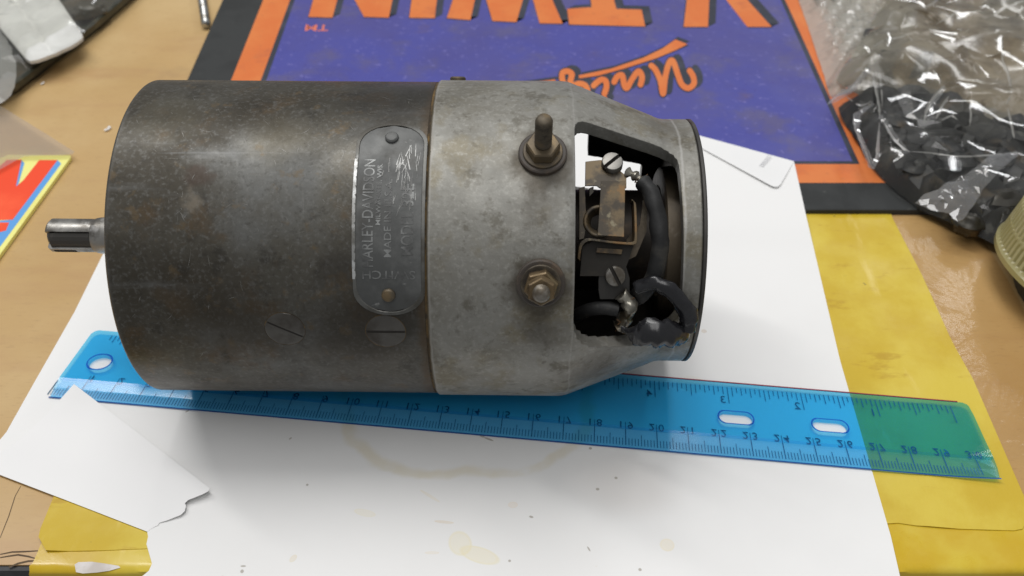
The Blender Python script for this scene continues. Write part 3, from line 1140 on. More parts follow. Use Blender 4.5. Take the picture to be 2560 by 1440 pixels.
# inside faces of the shell get the dark material that carries the interior shade
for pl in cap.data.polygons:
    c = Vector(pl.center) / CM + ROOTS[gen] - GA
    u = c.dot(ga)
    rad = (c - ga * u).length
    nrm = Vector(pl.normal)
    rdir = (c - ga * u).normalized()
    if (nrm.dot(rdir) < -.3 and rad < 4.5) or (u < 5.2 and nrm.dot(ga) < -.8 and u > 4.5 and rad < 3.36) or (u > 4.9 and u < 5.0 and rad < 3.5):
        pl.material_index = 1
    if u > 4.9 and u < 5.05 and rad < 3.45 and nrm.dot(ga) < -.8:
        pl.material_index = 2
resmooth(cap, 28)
m = MB().lathe(GA, ga, [(5.35, 3.2), (5.35, 3.76), (5.37, 3.79), (5.44, 3.79), (5.47, 3.76), (5.47, .2)], 128, True, True)
m.obj('end_plate', dark_plate, gen, 30)
pc = G(-1.7, -33, RC - .03)
MB().lathe(pc, GN(-33), [(0, .24), (.10, .24), (.14, .20)], 24).obj('locating_screw', rusty_st, gen, 30)
# back wall between drum and cap, armature and commutator inside
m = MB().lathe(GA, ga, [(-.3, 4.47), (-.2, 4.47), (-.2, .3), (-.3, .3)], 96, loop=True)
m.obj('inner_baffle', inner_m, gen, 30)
m = MB().lathe(GA, ga, [(-.2, 1.1), (.6, 1.1), (.6, 1.5), (1.2, 1.58), (4.2, 1.58), (4.3, 1.4), (4.3, .8), (5.0, .8)], 72)
m.obj('commutator', copper_d, gen, 30)
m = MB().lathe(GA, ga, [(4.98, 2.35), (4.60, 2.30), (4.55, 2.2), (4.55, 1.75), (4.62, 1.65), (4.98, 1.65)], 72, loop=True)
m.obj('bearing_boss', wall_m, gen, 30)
# shaft
m = MB()
rings = []
for (u, r, nd) in ((-14.62, .47, .15), (-14.55, .53, .16), (-14.3, .53, .16), (-13.22, .53, .16), (-13.20, .53, 0), (-13.12, .56, 0), (-13.0, .58, 0), (U0 + .05, .58, 0)):
    ring = []
    for k in range(96):
        ph = k * 360 / 96
        rr_ = r
        d = (ph - 72 + 180) % 360 - 180
        if nd and abs(d) < 32:
            rr_ = r - nd
        ring.append(G(u, ph, rr_))
    rings.append(ring)
m.loft(rings)
sh = m.obj('shaft', shaft_m, gen, 40)
m = MB()
m.loft([[G(u, 72 + d, r) for r, dl in ((.372, (-30, -15, 0, 15, 30)), (.465, (30, 15, 0, -15, -30))) for d in dl] for u in (-14.5, -14.2, -13.6, -13.24)])
m.obj('key', key_m, sh, 0)  # dark key, kept wide to carry shade on the shaft's lower half
m = MB()
m.loft([[G(u, 128 + d, r) for r, dl in ((.50, (-16, -8, 0, 8, 16)), (.536, (16, 8, 0, -8, -16))) for d in dl] for u in (-14.45, -14.2, -13.9, -13.75)])
m.obj('dark_strip', slot_m, sh, 0)  # raised dark strip along the shaft's underside


scr_d = M('drum_scratch', (.21, .205, .19), .45, .5, [((.11, .10, .085), 200, .45, .6)])
random.seed(31)
m = MB()
KA = 180 / math.pi / GR
for cu, cp, su, sp, n_s, ang, sd in ((-8.6, 12, 1.2, 14, 26, 40, 35), (-6.8, 4, 1.5, 12, 22, 60, 30), (-5.0, 18, .9, 10, 14, 120, 40), (-3.2, -2, .7, 8, 18, 30, 30), (-8.4, 36, .5, 5, 18, 10, 60), (-7.2, 48, 1.8, 18, 16, 90, 50), (-4.9, 42, .6, 10, 12, 30, 40), (-9.3, 66, .9, 10, 16, 130, 40)):
    for q in range(n_s):
        u, ph = random.gauss(cu, su), random.gauss(cp, sp)
        if not (-10.7 < u < -2.5) or (abs(u + 3.25) < 1.05 and 8 < ph < 77):
            continue
        a = R_(random.gauss(ang, sd))
        ln = random.uniform(.06, .55) * random.uniform(.4, 1.3)
        w = random.uniform(.003, .009)
        cv = random.uniform(-.4, .4)
        pts_ = []
        for k in range(5):
            t_ = (k / 4 - .5) * ln
            aa = a + cv * t_ / max(ln, .01)
            pts_.append((u + t_ * math.cos(aa), ph + t_ * math.sin(aa) * KA))
        lo_ = [G(x - math.sin(a) * w * (1 - abs(k / 2 - 1)), y + math.cos(a) * w * KA * (1 - abs(k / 2 - 1)), GR + .006) for k, (x, y) in enumerate(pts_)]
        hi_ = [G(x + math.sin(a) * w * (1 - abs(k / 2 - 1)), y - math.cos(a) * w * KA * (1 - abs(k / 2 - 1)), GR + .006) for k, (x, y) in enumerate(pts_)]
        m.sheet(lo_ + hi_[::-1][1:-1])
o = m.obj('scratches', scr_d, drum, 0, False)
o['kind'] = 'stuff'
# slotted pole screws on the drum
def surf_disc(u0, ph0, rad, h, slotw, ang, name, mat_, parent):
    k = 180 / math.pi / GR
    ca, sa = math.cos(R_(ang)), math.sin(R_(ang))

    def pt(x, y, z):
        X, Y = x * ca - y * sa, x * sa + y * ca
        return G(u0 + X, ph0 + Y * k, GR + z)
    m = MB()
    for s in (-1, 1):
        rows = []
        for i in range(9):
            y = slotw + (rad * .995 - slotw) * i / 8
            hw = math.sqrt(max(1e-6, rad * rad - y * y))
            z = h + (.006 if i not in (0, 8) else 0)
            rows.append([pt(hw * (-1 + k / 6), s * y, z if k not in (0, 12) else h * .4) for k in range(13)])
        edge = [[pt(hw_ * (-1 + k / 6), s * slotw, -.04) for k in range(13)] for hw_ in (math.sqrt(rad * rad - slotw * slotw),)]
        m.loft(edge + rows, False, False, False)
    o = m.obj(name, mat_, parent, 20)
    m = MB()
    m.loft([[pt(x, y, .003) for x in (-rad * .93, -rad * .5, 0, rad * .5, rad * .93)] for y in (-slotw, slotw)], False, False, False)
    m.obj('slot', slot_m, o, 0)
    m = MB()
    m.loft([[pt((rad + dr) * math.cos(2 * math.pi * i / 40), (rad + dr) * math.sin(2 * math.pi * i / 40), z) for i in range(41)] for dr, z in ((-.002, .003), (.016, .003))], False, False, False)
    m.obj('ring_gap', rust, o, 0)


pole_st = M('pole_screw_steel', (.075, .07, .062), .5, .4, [((.11, .105, .095), 30, .44, .66), ((.045, .038, .03), 60, .5, .68), ((.10, .07, .04), 130, .6, .72)], [(420, .3, .014)], (45, .4, .62))
surf_disc(-6.20, 81.5, .55, .010, .03, 28, 'pole_screw', pole_st, gen)
surf_disc(-3.42, 82.0, .55, .010, .04, 0, 'pole_screw', pole_st, gen)

# nameplate
npl = M('nameplate_metal', (.075, .077, .075), .55, .3, [((.13, .132, .128), 60, .42, .62), ((.05, .048, .042), 40, .52, .7), ((.45, .45, .44), 150, .64, .76, (1, 2.2, 2.2), (0, 0, 0), .5)], [(320, .2, .008)], (80, .45, .65), bevel=.02)
np_edge = M('nameplate_edge', (.13, .13, .122), .45, .5, [((.07, .065, .055), 55, .46, .62), ((.26, .26, .25), 90, .60, .72)], [(300, .3, .01)])
UC, PHC, HW = -3.25, 42.3, .97
KARC = 180 / math.pi / GR
HL = (75.4 - 9.4) / 2 / KARC


def npout(inset):
    w, hl = HW - inset, HL - inset
    re = .72
    pts = []
    cyv = hl - re
    for k in range(17):
        a = R_(k * 180 / 16)
        pts.append((w * math.cos(a), cyv + re * math.sin(a)))
    pts += [(-w, cyv - 2 * cyv * i / 16) for i in range(1, 16)]
    for k in range(17):
        a = R_(180 + k * 180 / 16)
        pts.append((w * math.cos(a), -cyv + re * math.sin(a)))
    pts += [(w, -cyv + 2 * cyv * i / 16) for i in range(1, 16)]
    return pts


def NP(x, y, z):
    """x to the right (u), y up the plate (towards the top of the drum)"""
    return G(UC + x, PHC - y * KARC, GR + z)


m = MB()
pl_o, pl_i = npout(0), npout(.10)
m.loft([[NP(x, y, -.02) for x, y in pl_o], [NP(x, y, .045) for x, y in pl_o], [NP(x, y, .05) for x, y in npout(.03)], [NP(x, y, .05) for x, y in npout(.085)], [NP(x, y, .032) for x, y in pl_i]], True, False, False)
# field as strips following the curve
ins_p = pl_i
n = len(ins_p)
L_ = sorted([p for p in ins_p if p[0] < -1e-6], key=lambda p: p[1])
strip = []
ys = sorted(set(round(p[1], 5) for p in ins_p))
npo = m.obj('nameplate', np_edge, gen, 25)


def halfw(y, inset):
    w, hl = HW - inset, HL - inset
    re = .72
    cyv = hl - re
    if abs(y) <= cyv:
        return w
    q = min(1, (abs(y) - cyv) / re)
    return w * math.sqrt(max(0, 1 - q * q))


m = MB()
rows = []
hl = HL - .10
for i in range(49):
    y = -hl + 2 * hl * i / 48
    w = max(.01, halfw(y, .10))
    rows.append([NP(w * (j / 6 - 1), y, .0325) for j in range(13)])
m.loft(rows, False, False, False)
m.obj('plate_field', npl, npo, 60)
let_m = M('nameplate_lettering', (.25, .255, .25), .45, .5, [((.09, .09, .088), 90, .42, .60)], [(300, .2, .006)])


def plate_text(s, cap_h, width, xc, yc, rot, bold=.006):
    vs, fs = text2d(s, 1.0, 'CENTER', bold)
    x0, x1 = min(v.x for v in vs), max(v.x for v in vs)
    y0, y1 = min(v.y for v in vs), max(v.y for v in vs)
    ca, sa = math.cos(R_(rot)), math.sin(R_(rot))
    q = [((v.x - (x0 + x1) / 2) * width / (x1 - x0), (v.y - (y0 + y1) / 2) * cap_h / (y1 - y0)) for v in vs]
    MB().add([NP(xc + x * ca - y * sa, yc + x * sa + y * ca, .040) for x, y in q], fs).obj('engraved_line', let_m, npo, 0)


plate_text('HARLEY-DAVIDSON', .30, 2.95, -.56, .06, 90)
plate_text('MILWAUKEE, WIS.', .15, 1.7, -.27, .55, 90, .003)
plate_text('MADE IN U.S.A.', .20, 2.1, -.02, -.10, 90)
plate_text('MODEL', .34, 1.15, .50, -.52, 90)
plate_text('32E', .34, .62, .50, .52, 90)
plate_text('SWITCH', .23, 1.42, .0, -1.63, 180)
# bright scratches worn into the plate
scr_m = M('plate_scratch', (.34, .34, .33), .45, .5, [((.12, .12, .115), 160, .42, .58)])
worn_m = M('plate_worn_edge', (.52, .525, .52), .4, .6, [((.16, .155, .14), 70, .50, .64), ((.3, .3, .29), 220, .5, .62)])
m = MB()
m.loft([[NP(-HW - .004 + e * .115, -1.75 + 3.3 * i / 30, .052 - .004 * e) for e in (0, .25 + .06 * noise.noise(Vector((i * .5, 0, 0))), .72 + .25 * noise.noise(Vector((i * .6, 3, 0))))] for i in range(31)], False, False, False)
m.obj('worn_edge', worn_m, npo, 40)
random.seed(4)
m = MB()
for i in range(52):
    if i < 26:
        x, y = random.gauss(.55, .13), random.uniform(.2, 1.9)
        a = random.gauss(90, 10)
        ln = random.uniform(.1, .5)
    else:
        x, y = random.gauss(.12, .22), random.uniform(.1, 1.6)
        a = random.gauss(78, 14)
        ln = random.uniform(.08, .4)
    if abs(x) > .8:
        continue
    w = random.uniform(.006, .018)
    dx, dy = math.cos(R_(a)) * ln / 2, math.sin(R_(a)) * ln / 2
    m.sheet([NP(x - dx - w, y - dy, .0415), NP(x - dx + w, y - dy, .0415), NP(x + dx + w * .4, y + dy, .0415), NP(x + dx - w * .4, y + dy, .0415)])
o = m.obj('scratches', scr_m, npo, 0)
o['kind'] = 'stuff'
for y in ((42.3 - 15.8) / KARC, (42.3 - 68.2) / KARC):
    c = NP(-.02, y, .03)
    nrm = (c - (GA + ga * (c - GA).dot(ga))).normalized()
    m = MB().lathe(c, nrm, [(0, .19), (.06, .185), (.10, .15), (.12, .08)], 24)
    m.obj('rivet', rusty_st if y < 0 else npl, npo, 30)


# terminal studs
def hexa(o, ax, u0, u1, r, rot=0, ch=.04):
    o, ax = Vector(o), Vector(ax).normalized()
    e1 = ax.orthogonal().normalized()
    e2 = ax.cross(e1)
    q = lambda u, rr, k: o + ax * u + (e1 * math.cos(R_(rot + k * 60)) + e2 * math.sin(R_(rot + k * 60))) * rr
    return MB().loft([[q(u0, r, k) for k in range(6)], [q(u1 - ch, r, k) for k in range(6)], [q(u1, r - ch, k) for k in range(6)]])


def thread(o, ax, u0, u1, r, pitch, n=20, depth=.035):
    prof = []
    u = u0
    while u < u1 - pitch:
        prof += [(u, r - depth), (u + pitch * .5, r)]
        u += pitch
    prof += [(u1 - .05, r - depth), (u1, r - depth - .05)]
    return MB().lathe(o, ax, prof, n)


def terminal(u, ph, stud_len, nuts, nut_r, mats, rot):
    o0 = G(u, ph, RC - .12)
    ax = GN(ph)
    t = thread(o0, ax, 0, stud_len, .235, .095).obj('terminal_stud', mats[0], gen, 50)
    m = MB().lathe(o0, ax, [(.05, .66), (.22, .66), (.25, .62), (.25, .22), (.05, .22)], 40, loop=True)
    m.obj('insulating_washer', fibre, t, 30)
    m = MB().lathe(o0, ax, [(.25, .54), (.30, .54), (.32, .52), (.32, .22), (.25, .22)], 40, loop=True)
    m.obj('washer', mats[2], t, 30)
    uu = .33
    for h, r in nuts:
        hexa(o0, ax, uu, uu + h, r, rot).obj('nut', mats[1], t, 20)
        uu += h + .01
        rot += 17
    return t


terminal(.855, 22.0, 1.80, [(.34, .46)], .4, (rusty_st, rusty_nut, rusty_st), 12)
terminal(.83, 63.5, 1.30, [(.36, .46), (.34, .39)], .4, (dull_st, brassy, rusty_st), 25)


# ---- what shows in the window
def slab(pts, r, t, name, mat_, parent, sm=20):
    front = [QP(x, y, r) for x, y in pts]
    n_ = GN(45)
    m = MB().prism(front, n_ * -t)
    return m.obj(name, mat_, parent, sm)


def catmull(pts, sub=5):
    out = []
    for i in range(len(pts) - 1):
        p0, p1, p2, p3 = pts[max(i - 1, 0)], pts[i], pts[i + 1], pts[min(i + 2, len(pts) - 1)]
        for k in range(sub):
            t = k / sub
            out.append(.5 * ((2 * p1) + (p2 - p0) * t + (2 * p0 - 5 * p1 + 4 * p2 - p3) * t * t + (3 * p1 - p0 - 3 * p2 + p3) * t ** 3))
    out.append(pts[-1])
    return out


bh = slab([(1464, 404), (1500, 400), (1522, 404), (1566, 440), (1566, 470), (1500, 470), (1492, 464), (1463, 464)], 3.95, .12, 'brush_holder', bronze, gen)
slab([(1503, 452), (1563, 452), (1562, 520), (1560, 592), (1494, 588), (1499, 520)], 4.02, .10, 'brush_strip', bronze, bh)
slab([(1474, 470), (1484, 466), (1484, 480), (1474, 490)], 3.9, .3, 'small_post', inner_m, bh)
# coil spring
c = QP(1500, 552, 3.85)
axd = GT(45)
ux = ga
m = MB()
path = []
for i in range(130):
    a = i * .30
    path.append(c - GN(45) * (.05 + i * .004) + (ux * math.cos(a) + axd * math.sin(a)) * (.42 - i * .0012))
m.tube(path, .06, 8)
m.obj('coil_spring', rusty_st, bh, 60)
# bent bracket: a flat arm and a bottom shelf with a raised tab
arm = [QP(x, y, 3.9) for x, y in ((1584, 505), (1590, 512), (1592, 560), (1592, 604), (1586, 611), (1574, 612), (1530, 608), (1480, 602), (1466, 605), (1456, 615), (1452, 632), (1450, 652))]
arm = catmull(arm, 3)
m = MB()
d_ = GN(45)
m.loft([[p, p + d_ * .03, p + d_ * .03 - (GT(45) + ga) * .065, p - (GT(45) + ga) * .07, p - d_ * .6 - (GT(45) + ga) * .07, p - d_ * .6] for p in arm])
br = m.obj('bent_bracket', bronze, gen, 30)
slab([(1456, 617), (1480, 604), (1584, 612), (1572, 650), (1556, 690), (1450, 690)], 3.72, .08, 'bracket_shelf', inner_m, br)
slab([(1492, 620), (1556, 624), (1554, 636), (1490, 631)], 3.80, .08, 'bracket_tab', bronze, br)


# screws
def slot_screw(px, py, r, rad, ph, ang, h=.14, mat_=screw_m):
    c_ = QP(px, py, r)
    ax = GN(ph)
    e1 = (ga * math.cos(R_(ang)) + GT(ph) * math.sin(R_(ang)))
    e2 = ax.cross(e1)
    m = MB()
    sw = rad * .17
    for s in (-1, 1):
        a0 = math.degrees(math.asin(sw / rad))
        out = [(rad * math.cos(R_(a0 + (180 - 2 * a0) * i / 12)), s * rad * math.sin(R_(a0 + (180 - 2 * a0) * i / 12))) for i in range(13)]
        q = lambda x, y, z: c_ + e1 * x + e2 * y + ax * z
        m.loft([[q(x, y, -.1) for x, y in out], [q(x, y, h * .6) for x, y in out], [q(x * .92, y * .92 + s * sw * .08, h * .9) for x, y in out], [q(x * .6, y * .6 + s * sw * .4, h) for x, y in out]])
    o = m.obj('slotted_screw', mat_, gen, 35)
    m = MB().box(c_ + ax * (h * .25), e1 * rad * 1.9, e2 * sw * 2.05, ax * h * .4)
    m.obj('slot', slot_m, o, 0)
    return o


slot_screw(1530, 410, 4.0, .30, 22, -42, .18)
slot_screw(1538, 690, 3.75, .29, 58, 62, .10)
# ring terminal and soldered barrel under the lower screw
rtm = slab([(1496, 700), (1500, 672), (1515, 657), (1545, 655), (1566, 668), (1574, 695), (1574, 735), (1560, 748), (1500, 748), (1496, 725)], 3.68, .08, 'ring_terminal', dark_plate, gen)
m = MB()
pth = catmull([QP(1552, 736, 3.72), QP(1570, 752, 3.78), QP(1574, 775, 3.82), QP(1560, 800, 3.85), QP(1548, 818, 3.9)], 4)
random.seed(7)
m.tube(pth, [.20 + .03 * math.sin(i * 1.3) + random.uniform(-.03, .03) for i in range(len(pth))], 12)
for v in m.v:
    v += Vector((noise.noise(v * 5), noise.noise(v * 5 + Vector((9, 0, 0))), noise.noise(v * 5 + Vector((0, 9, 0))))) * .10
m.obj('solder_joint', solder, rtm, 60)
m = MB()
pth = catmull([QP(1566, 430, 3.95), QP(1585, 438, 4.0), QP(1602, 450, 4.0), QP(1612, 462, 3.95)], 4)
m.tube(pth, [.12 + .05 * math.sin(i * 1.7) for i in range(len(pth))], 10)
m.obj('crimped_lug', solder, gen, 60)
strand_m = M('copper_strand', (.24, .13, .065), .45, .7, [((.08, .05, .03), 200, .45, .6)])
random.seed(5)
for (cx0, cy0, r0, n_s, spread) in ((1602, 448, 4.0, 9, 16), (1556, 806, 3.95, 10, 22), (1578, 748, 3.85, 6, 14)):
    m = MB()
    for q in range(n_s):
        x0, y0 = cx0 + random.uniform(-4, 4), cy0 + random.uniform(-4, 4)
        x1, y1 = x0 + random.uniform(-spread, spread), y0 + random.uniform(-spread * .6, spread)
        a_, c_ = QP(x0, y0, r0), QP(x1, y1, r0 + random.uniform(-.15, .12))
        b_ = (a_ + c_) / 2 + Vector((random.uniform(-.06, .06), random.uniform(-.06, .06), random.uniform(-.02, .08)))
        m.tube(catmull([a_, b_, c_], 4), .014, 6)
    o = m.obj('frayed_strands', strand_m, gen, 60)
    o['kind'] = 'stuff'
slab([(1448, 470), (1462, 466), (1466, 560), (1460, 596), (1448, 600)], 3.75, .3, 'side_plate', bronze, bh)
slab([(1566, 600), (1600, 560), (1608, 500), (1618, 500), (1616, 580), (1590, 640), (1570, 650)], 3.35, .15, 'rear_bracket', wall_m, gen)
# cables
pth = catmull([QP(1606, 455, 3.95), QP(1625, 480, 4.0), QP(1641, 530, 3.95), QP(1649, 590, 3.9), QP(1646, 650, 3.8), QP(1632, 700, 3.7), QP(1606, 730, 3.6), QP(1590, 745, 3.2)], 5)
m = MB().tube(pth, [.25 + .03 * noise.noise(Vector((i * .45, 0, 0))) for i in range(len(pth))], 14)
for v in m.v:
    v += Vector((noise.noise(v * 3), noise.noise(v * 3 + Vector((9, 0, 0))), 0)) * .05
m.obj('black_cable', cable_m, gen, 60)
pth = catmull([QP(1440, 790, 3.2), QP(1470, 775, 3.55), QP(1510, 770, 3.7), QP(1545, 775, 3.75)], 4)
m = MB().tube(pth, .20, 12)
m.obj('black_cable', cable_m, gen, 60)
# taped loop hanging out of the window
tl = [QP(1592, 722, 3.75), QP(1630, 708, 3.95), QP(1668, 722, 4.05), QP(1700, 752, 4.1), QP(1722, 790, 4.12), QP(1716, 822, 4.12)]
pth = catmull(tl, 6)
m = MB()
random.seed(11)
rings = []


def rag_tube(m, pth, rfun, n=16, flat=.6, seed=0):
    ref = None
    rings = []
    for i, p in enumerate(pth):
        t = (pth[min(i + 1, len(pth) - 1)] - pth[max(i - 1, 0)]).normalized()
        ref = GN(60) if ref is None else ref
        ref = (ref - t * ref.dot(t)).normalized()
        b = t.cross(ref)
        ring = []
        for k in range(n):
            a = 2 * math.pi * k / n
            rr2 = rfun(i / (len(pth) - 1)) * (1 + .16 * noise.noise(Vector((i * .9, math.cos(a) * 3 + seed, math.sin(a) * 3))) + .30 * noise.noise(Vector((i * .35, math.cos(a) * 1.3 + seed, math.sin(a) * 1.3))))
            ring.append(p + ref * math.cos(a) * rr2 * flat + b * math.sin(a) * rr2)
        rings.append(ring)
    m.loft(rings)


rag_tube(m, pth, lambda t: .20 + .07 * t, 16, .7)
tw = m.obj('taped_wire', tape_m, gen, 70)
pth = catmull([QP(1722, 835, 4.05), QP(1700, 838, 4.25), QP(1668, 834, 4.40), QP(1630, 832, 4.45), QP(1600, 838, 4.4), QP(1575, 832, 4.25), QP(1550, 818, 4.0)], 6)
m = MB()
rag_tube(m, pth, lambda t: .10 + .30 * math.sin(math.pi * min(1, t * 1.15)) ** .7, 16, .6, 5)
m.obj('taped_wire', tape_m, gen, 70)
# ------------------------------------------------------------------ clear bag with black parts at the right
def fold(p, seed, n=7, f0=.35):
    """crumple: triangle waves in random directions, warped"""
    rnd = random.Random(seed)
    h = 0.0
    w = Vector((noise.noise(p * .35 + Vector((seed, 0, 0))), noise.noise(p * .35 + Vector((0, seed, 4))), 0)) * 1.6
    q = p + w
    for i in range(n):
        a = rnd.uniform(0, math.pi)
        f = f0 * (1.45 ** i)
        s = (q.x * math.cos(a) + q.y * math.sin(a)) * f + rnd.uniform(0, 1)
        tri = abs((s % 1.0) - .5) * 2
        h += tri / (1.55 ** i) * (0.5 + .5 * noise.noise(p * .6 + Vector((i * 3.1, seed, 0))))
    return h


bag_film = film('clear_bag_film', (.96, .955, .94), .016, (.72, .70, .64), .07, 1.0, [(60, .35, .04), (200, .2, .01)], 1.5)
bag_haze = film('hazy_bag_film', (.90, .89, .85), .70, (.46, .43, .345), .14, 1.0, [(60, .4, .06)], 1.5,
                [((.62, .60, .52), 30, .48, .62), ((.16, .15, .12), 22, .52, .66), ((.06, .055, .04), 60, .62, .72), ((.70, .68, .62), 110, .58, .70)])
small_m = M('small_dark_metal', (.05, .047, .04), .4, .6, [((.09, .07, .045), 120, .5, .66)])
bag_dark = M('black_rubber_parts', (.006, .0065, .006), .55, 0, [((.03, .03, .026), 60, .5, .66), ((.055, .04, .022), 45, .56, .68), ((.10, .10, .09), 130, .60, .70, (1, 1, 1), (0, 0, 0), .6)], [(120, .5, .04)])
def in_poly(x, y, poly):
    c = False
    n = len(poly)
    for i in range(n):
        (x1, y1), (x2, y2) = poly[i], poly[i - 1]
        if (y1 > y) != (y2 > y) and x < (x2 - x1) * (y - y1) / (y2 - y1) + x1:
            c = not c
    return c


def edge_dist(x, y, poly):
    d = 1e9
    n = len(poly)
    for i in range(n):
        a, b = Vector(poly[i]), Vector(poly[i - 1])
        ab = b - a
        t = max(0, min(1, (Vector((x, y)) - a).dot(ab) / ab.length_squared))
        d = min(d, (a + ab * t - Vector((x, y))).length)
    return d


def bag_mesh(outline_px, z0, height, amp, size, seed, f0, jit=.10, edge=1.3):
    """crumpled film: scattered points joined into irregular facets, so that it breaks along sharp creases"""
    from mathutils.geometry import delaunay_2d_cdt
    rnd = random.Random(seed)
    gp_ = [P(x, y, z0) for x, y in outline_px]
    poly2 = [(p.x, p.y) for p in gp_]
    ring = []
    n = len(poly2)
    for i in range(n):
        a, b = Vector(poly2[i]), Vector(poly2[(i + 1) % n])
        k = max(1, int((b - a).length / (size * .9)))
        ring += [a.lerp(b, j / k) for j in range(k)]
    ring = [p + Vector((rnd.uniform(-1, 1), rnd.uniform(-1, 1))) * size * .10 for p in ring]
    xs, ys = [p[0] for p in poly2], [p[1] for p in poly2]
    pts = list(ring)
    area_ = (max(xs) - min(xs)) * (max(ys) - min(ys))
    for i in range(int(area_ / (size * size) * 1.1)):
        q = Vector((rnd.uniform(min(xs), max(xs)), rnd.uniform(min(ys), max(ys))))
        if in_poly(q.x, q.y, poly2) and edge_dist(q.x, q.y, poly2) > size * .3:
            pts.append(q)
    nr = len(ring)
    vs, es, fs, *_ = delaunay_2d_cdt(pts, [(i, (i + 1) % nr) for i in range(nr)], [list(range(nr))], 1, 1e-5)
    m = MB()
    for v in vs:
        p = Vector((v.x, v.y, 0))
        d = edge_dist(v.x, v.y, poly2)
        k = min(1, d / edge)
        b = k * (2 - k)
        m.v.append(Vector((v.x, v.y, z0 + height(p, d) * b + amp * min(1, .1 + d / 1.2) * fold(p, seed, 3, f0) + rnd.uniform(-jit, jit) * min(1, .25 + d))))
    m.f = [tuple(f) for f in fs]
    return m


bag_out = [(2064, 215), (2072, 262), (2090, 290), (2130, 350), (2176, 432), (2200, 452), (2240, 492), (2290, 530), (2340, 556), (2390, 580), (2440, 605), (2490, 628), (2560, 618), (2680, 590), (2760, 400), (2700, 150), (2560, -60), (2330, -80), (2200, -30), (2150, 60)]
m = bag_mesh(bag_out, .28, lambda p, d: 1.30 + .3 * noise.noise(p * .3), .55, .80, 3, .16, .17, 1.0)
o = m.obj('clear_plastic_bag', bag_film, None, 30)
tag(o, 'crumpled clear plastic bag holding black parts, right of the mat', 'bag')
bag = o
# inner hazy layer: the loose doubled-up film over the upper half
m = bag_mesh([(2090, 205), (2120, 235), (2175, 262), (2230, 250), (2290, 290), (2370, 275), (2440, 330), (2640, 352), (2700, 150), (2560, -50), (2330, -70), (2230, -20), (2170, 70)], .55, lambda p, d: .75 + .2 * noise.noise(p * .4), .55, .85, 5, .20, .16)
m.obj('film_layer', bag_haze, bag, 40)
# pulled crease of film whose highlight is painted in as whitish haze
cr = [(2288, 508), (2310, 488), (2345, 478), (2368, 462), (2395, 458), (2470, 402), (2536, 394), (2540, 402), (2500, 432), (2455, 480), (2440, 505), (2425, 525), (2410, 545), (2395, 550), (2375, 532), (2330, 524)]
m = bag_mesh(cr, 1.72, lambda p, d: .10, .05, .22, 12, .55, .085, .3)
y0_ = P(2288, 508, 1.72).y
for v in m.v:
    v.z += .10 * (v.y - y0_)
m.obj('crease_highlight', film('crease_highlight_film', (.9, .9, .89), .20, (.78, .78, .80), .10, 2.4, [(150, .5, .03)], 1.7), bag, 14)
# narrow folds of the bag, their highlights painted in the same whitish film
for cr_, sd in (([(2074, 262), (2080, 240), (2130, 212), (2172, 160), (2178, 175), (2140, 225), (2100, 250)], 1), ([(2132, 285), (2180, 255), (2186, 262), (2150, 290), (2150, 330), (2182, 400), (2196, 380), (2204, 384), (2184, 424), (2172, 420), (2140, 330)], 2), ([(2312, 295), (2318, 268), (2356, 214), (2364, 222), (2330, 270), (2340, 300), (2330, 308)], 4), ([(2195, 292), (2206, 286), (2250, 350), (2275, 382), (2262, 384)], 6), ([(2240, 240), (2275, 228), (2282, 262), (2292, 300), (2262, 292)], 8)):
    m = bag_mesh(cr_, 1.55, lambda p, d: .12, .05, .2, sd, .55, .08, .25)
    m.obj('crease_highlight', bpy.data.materials['crease_highlight_film'], bag, 14)
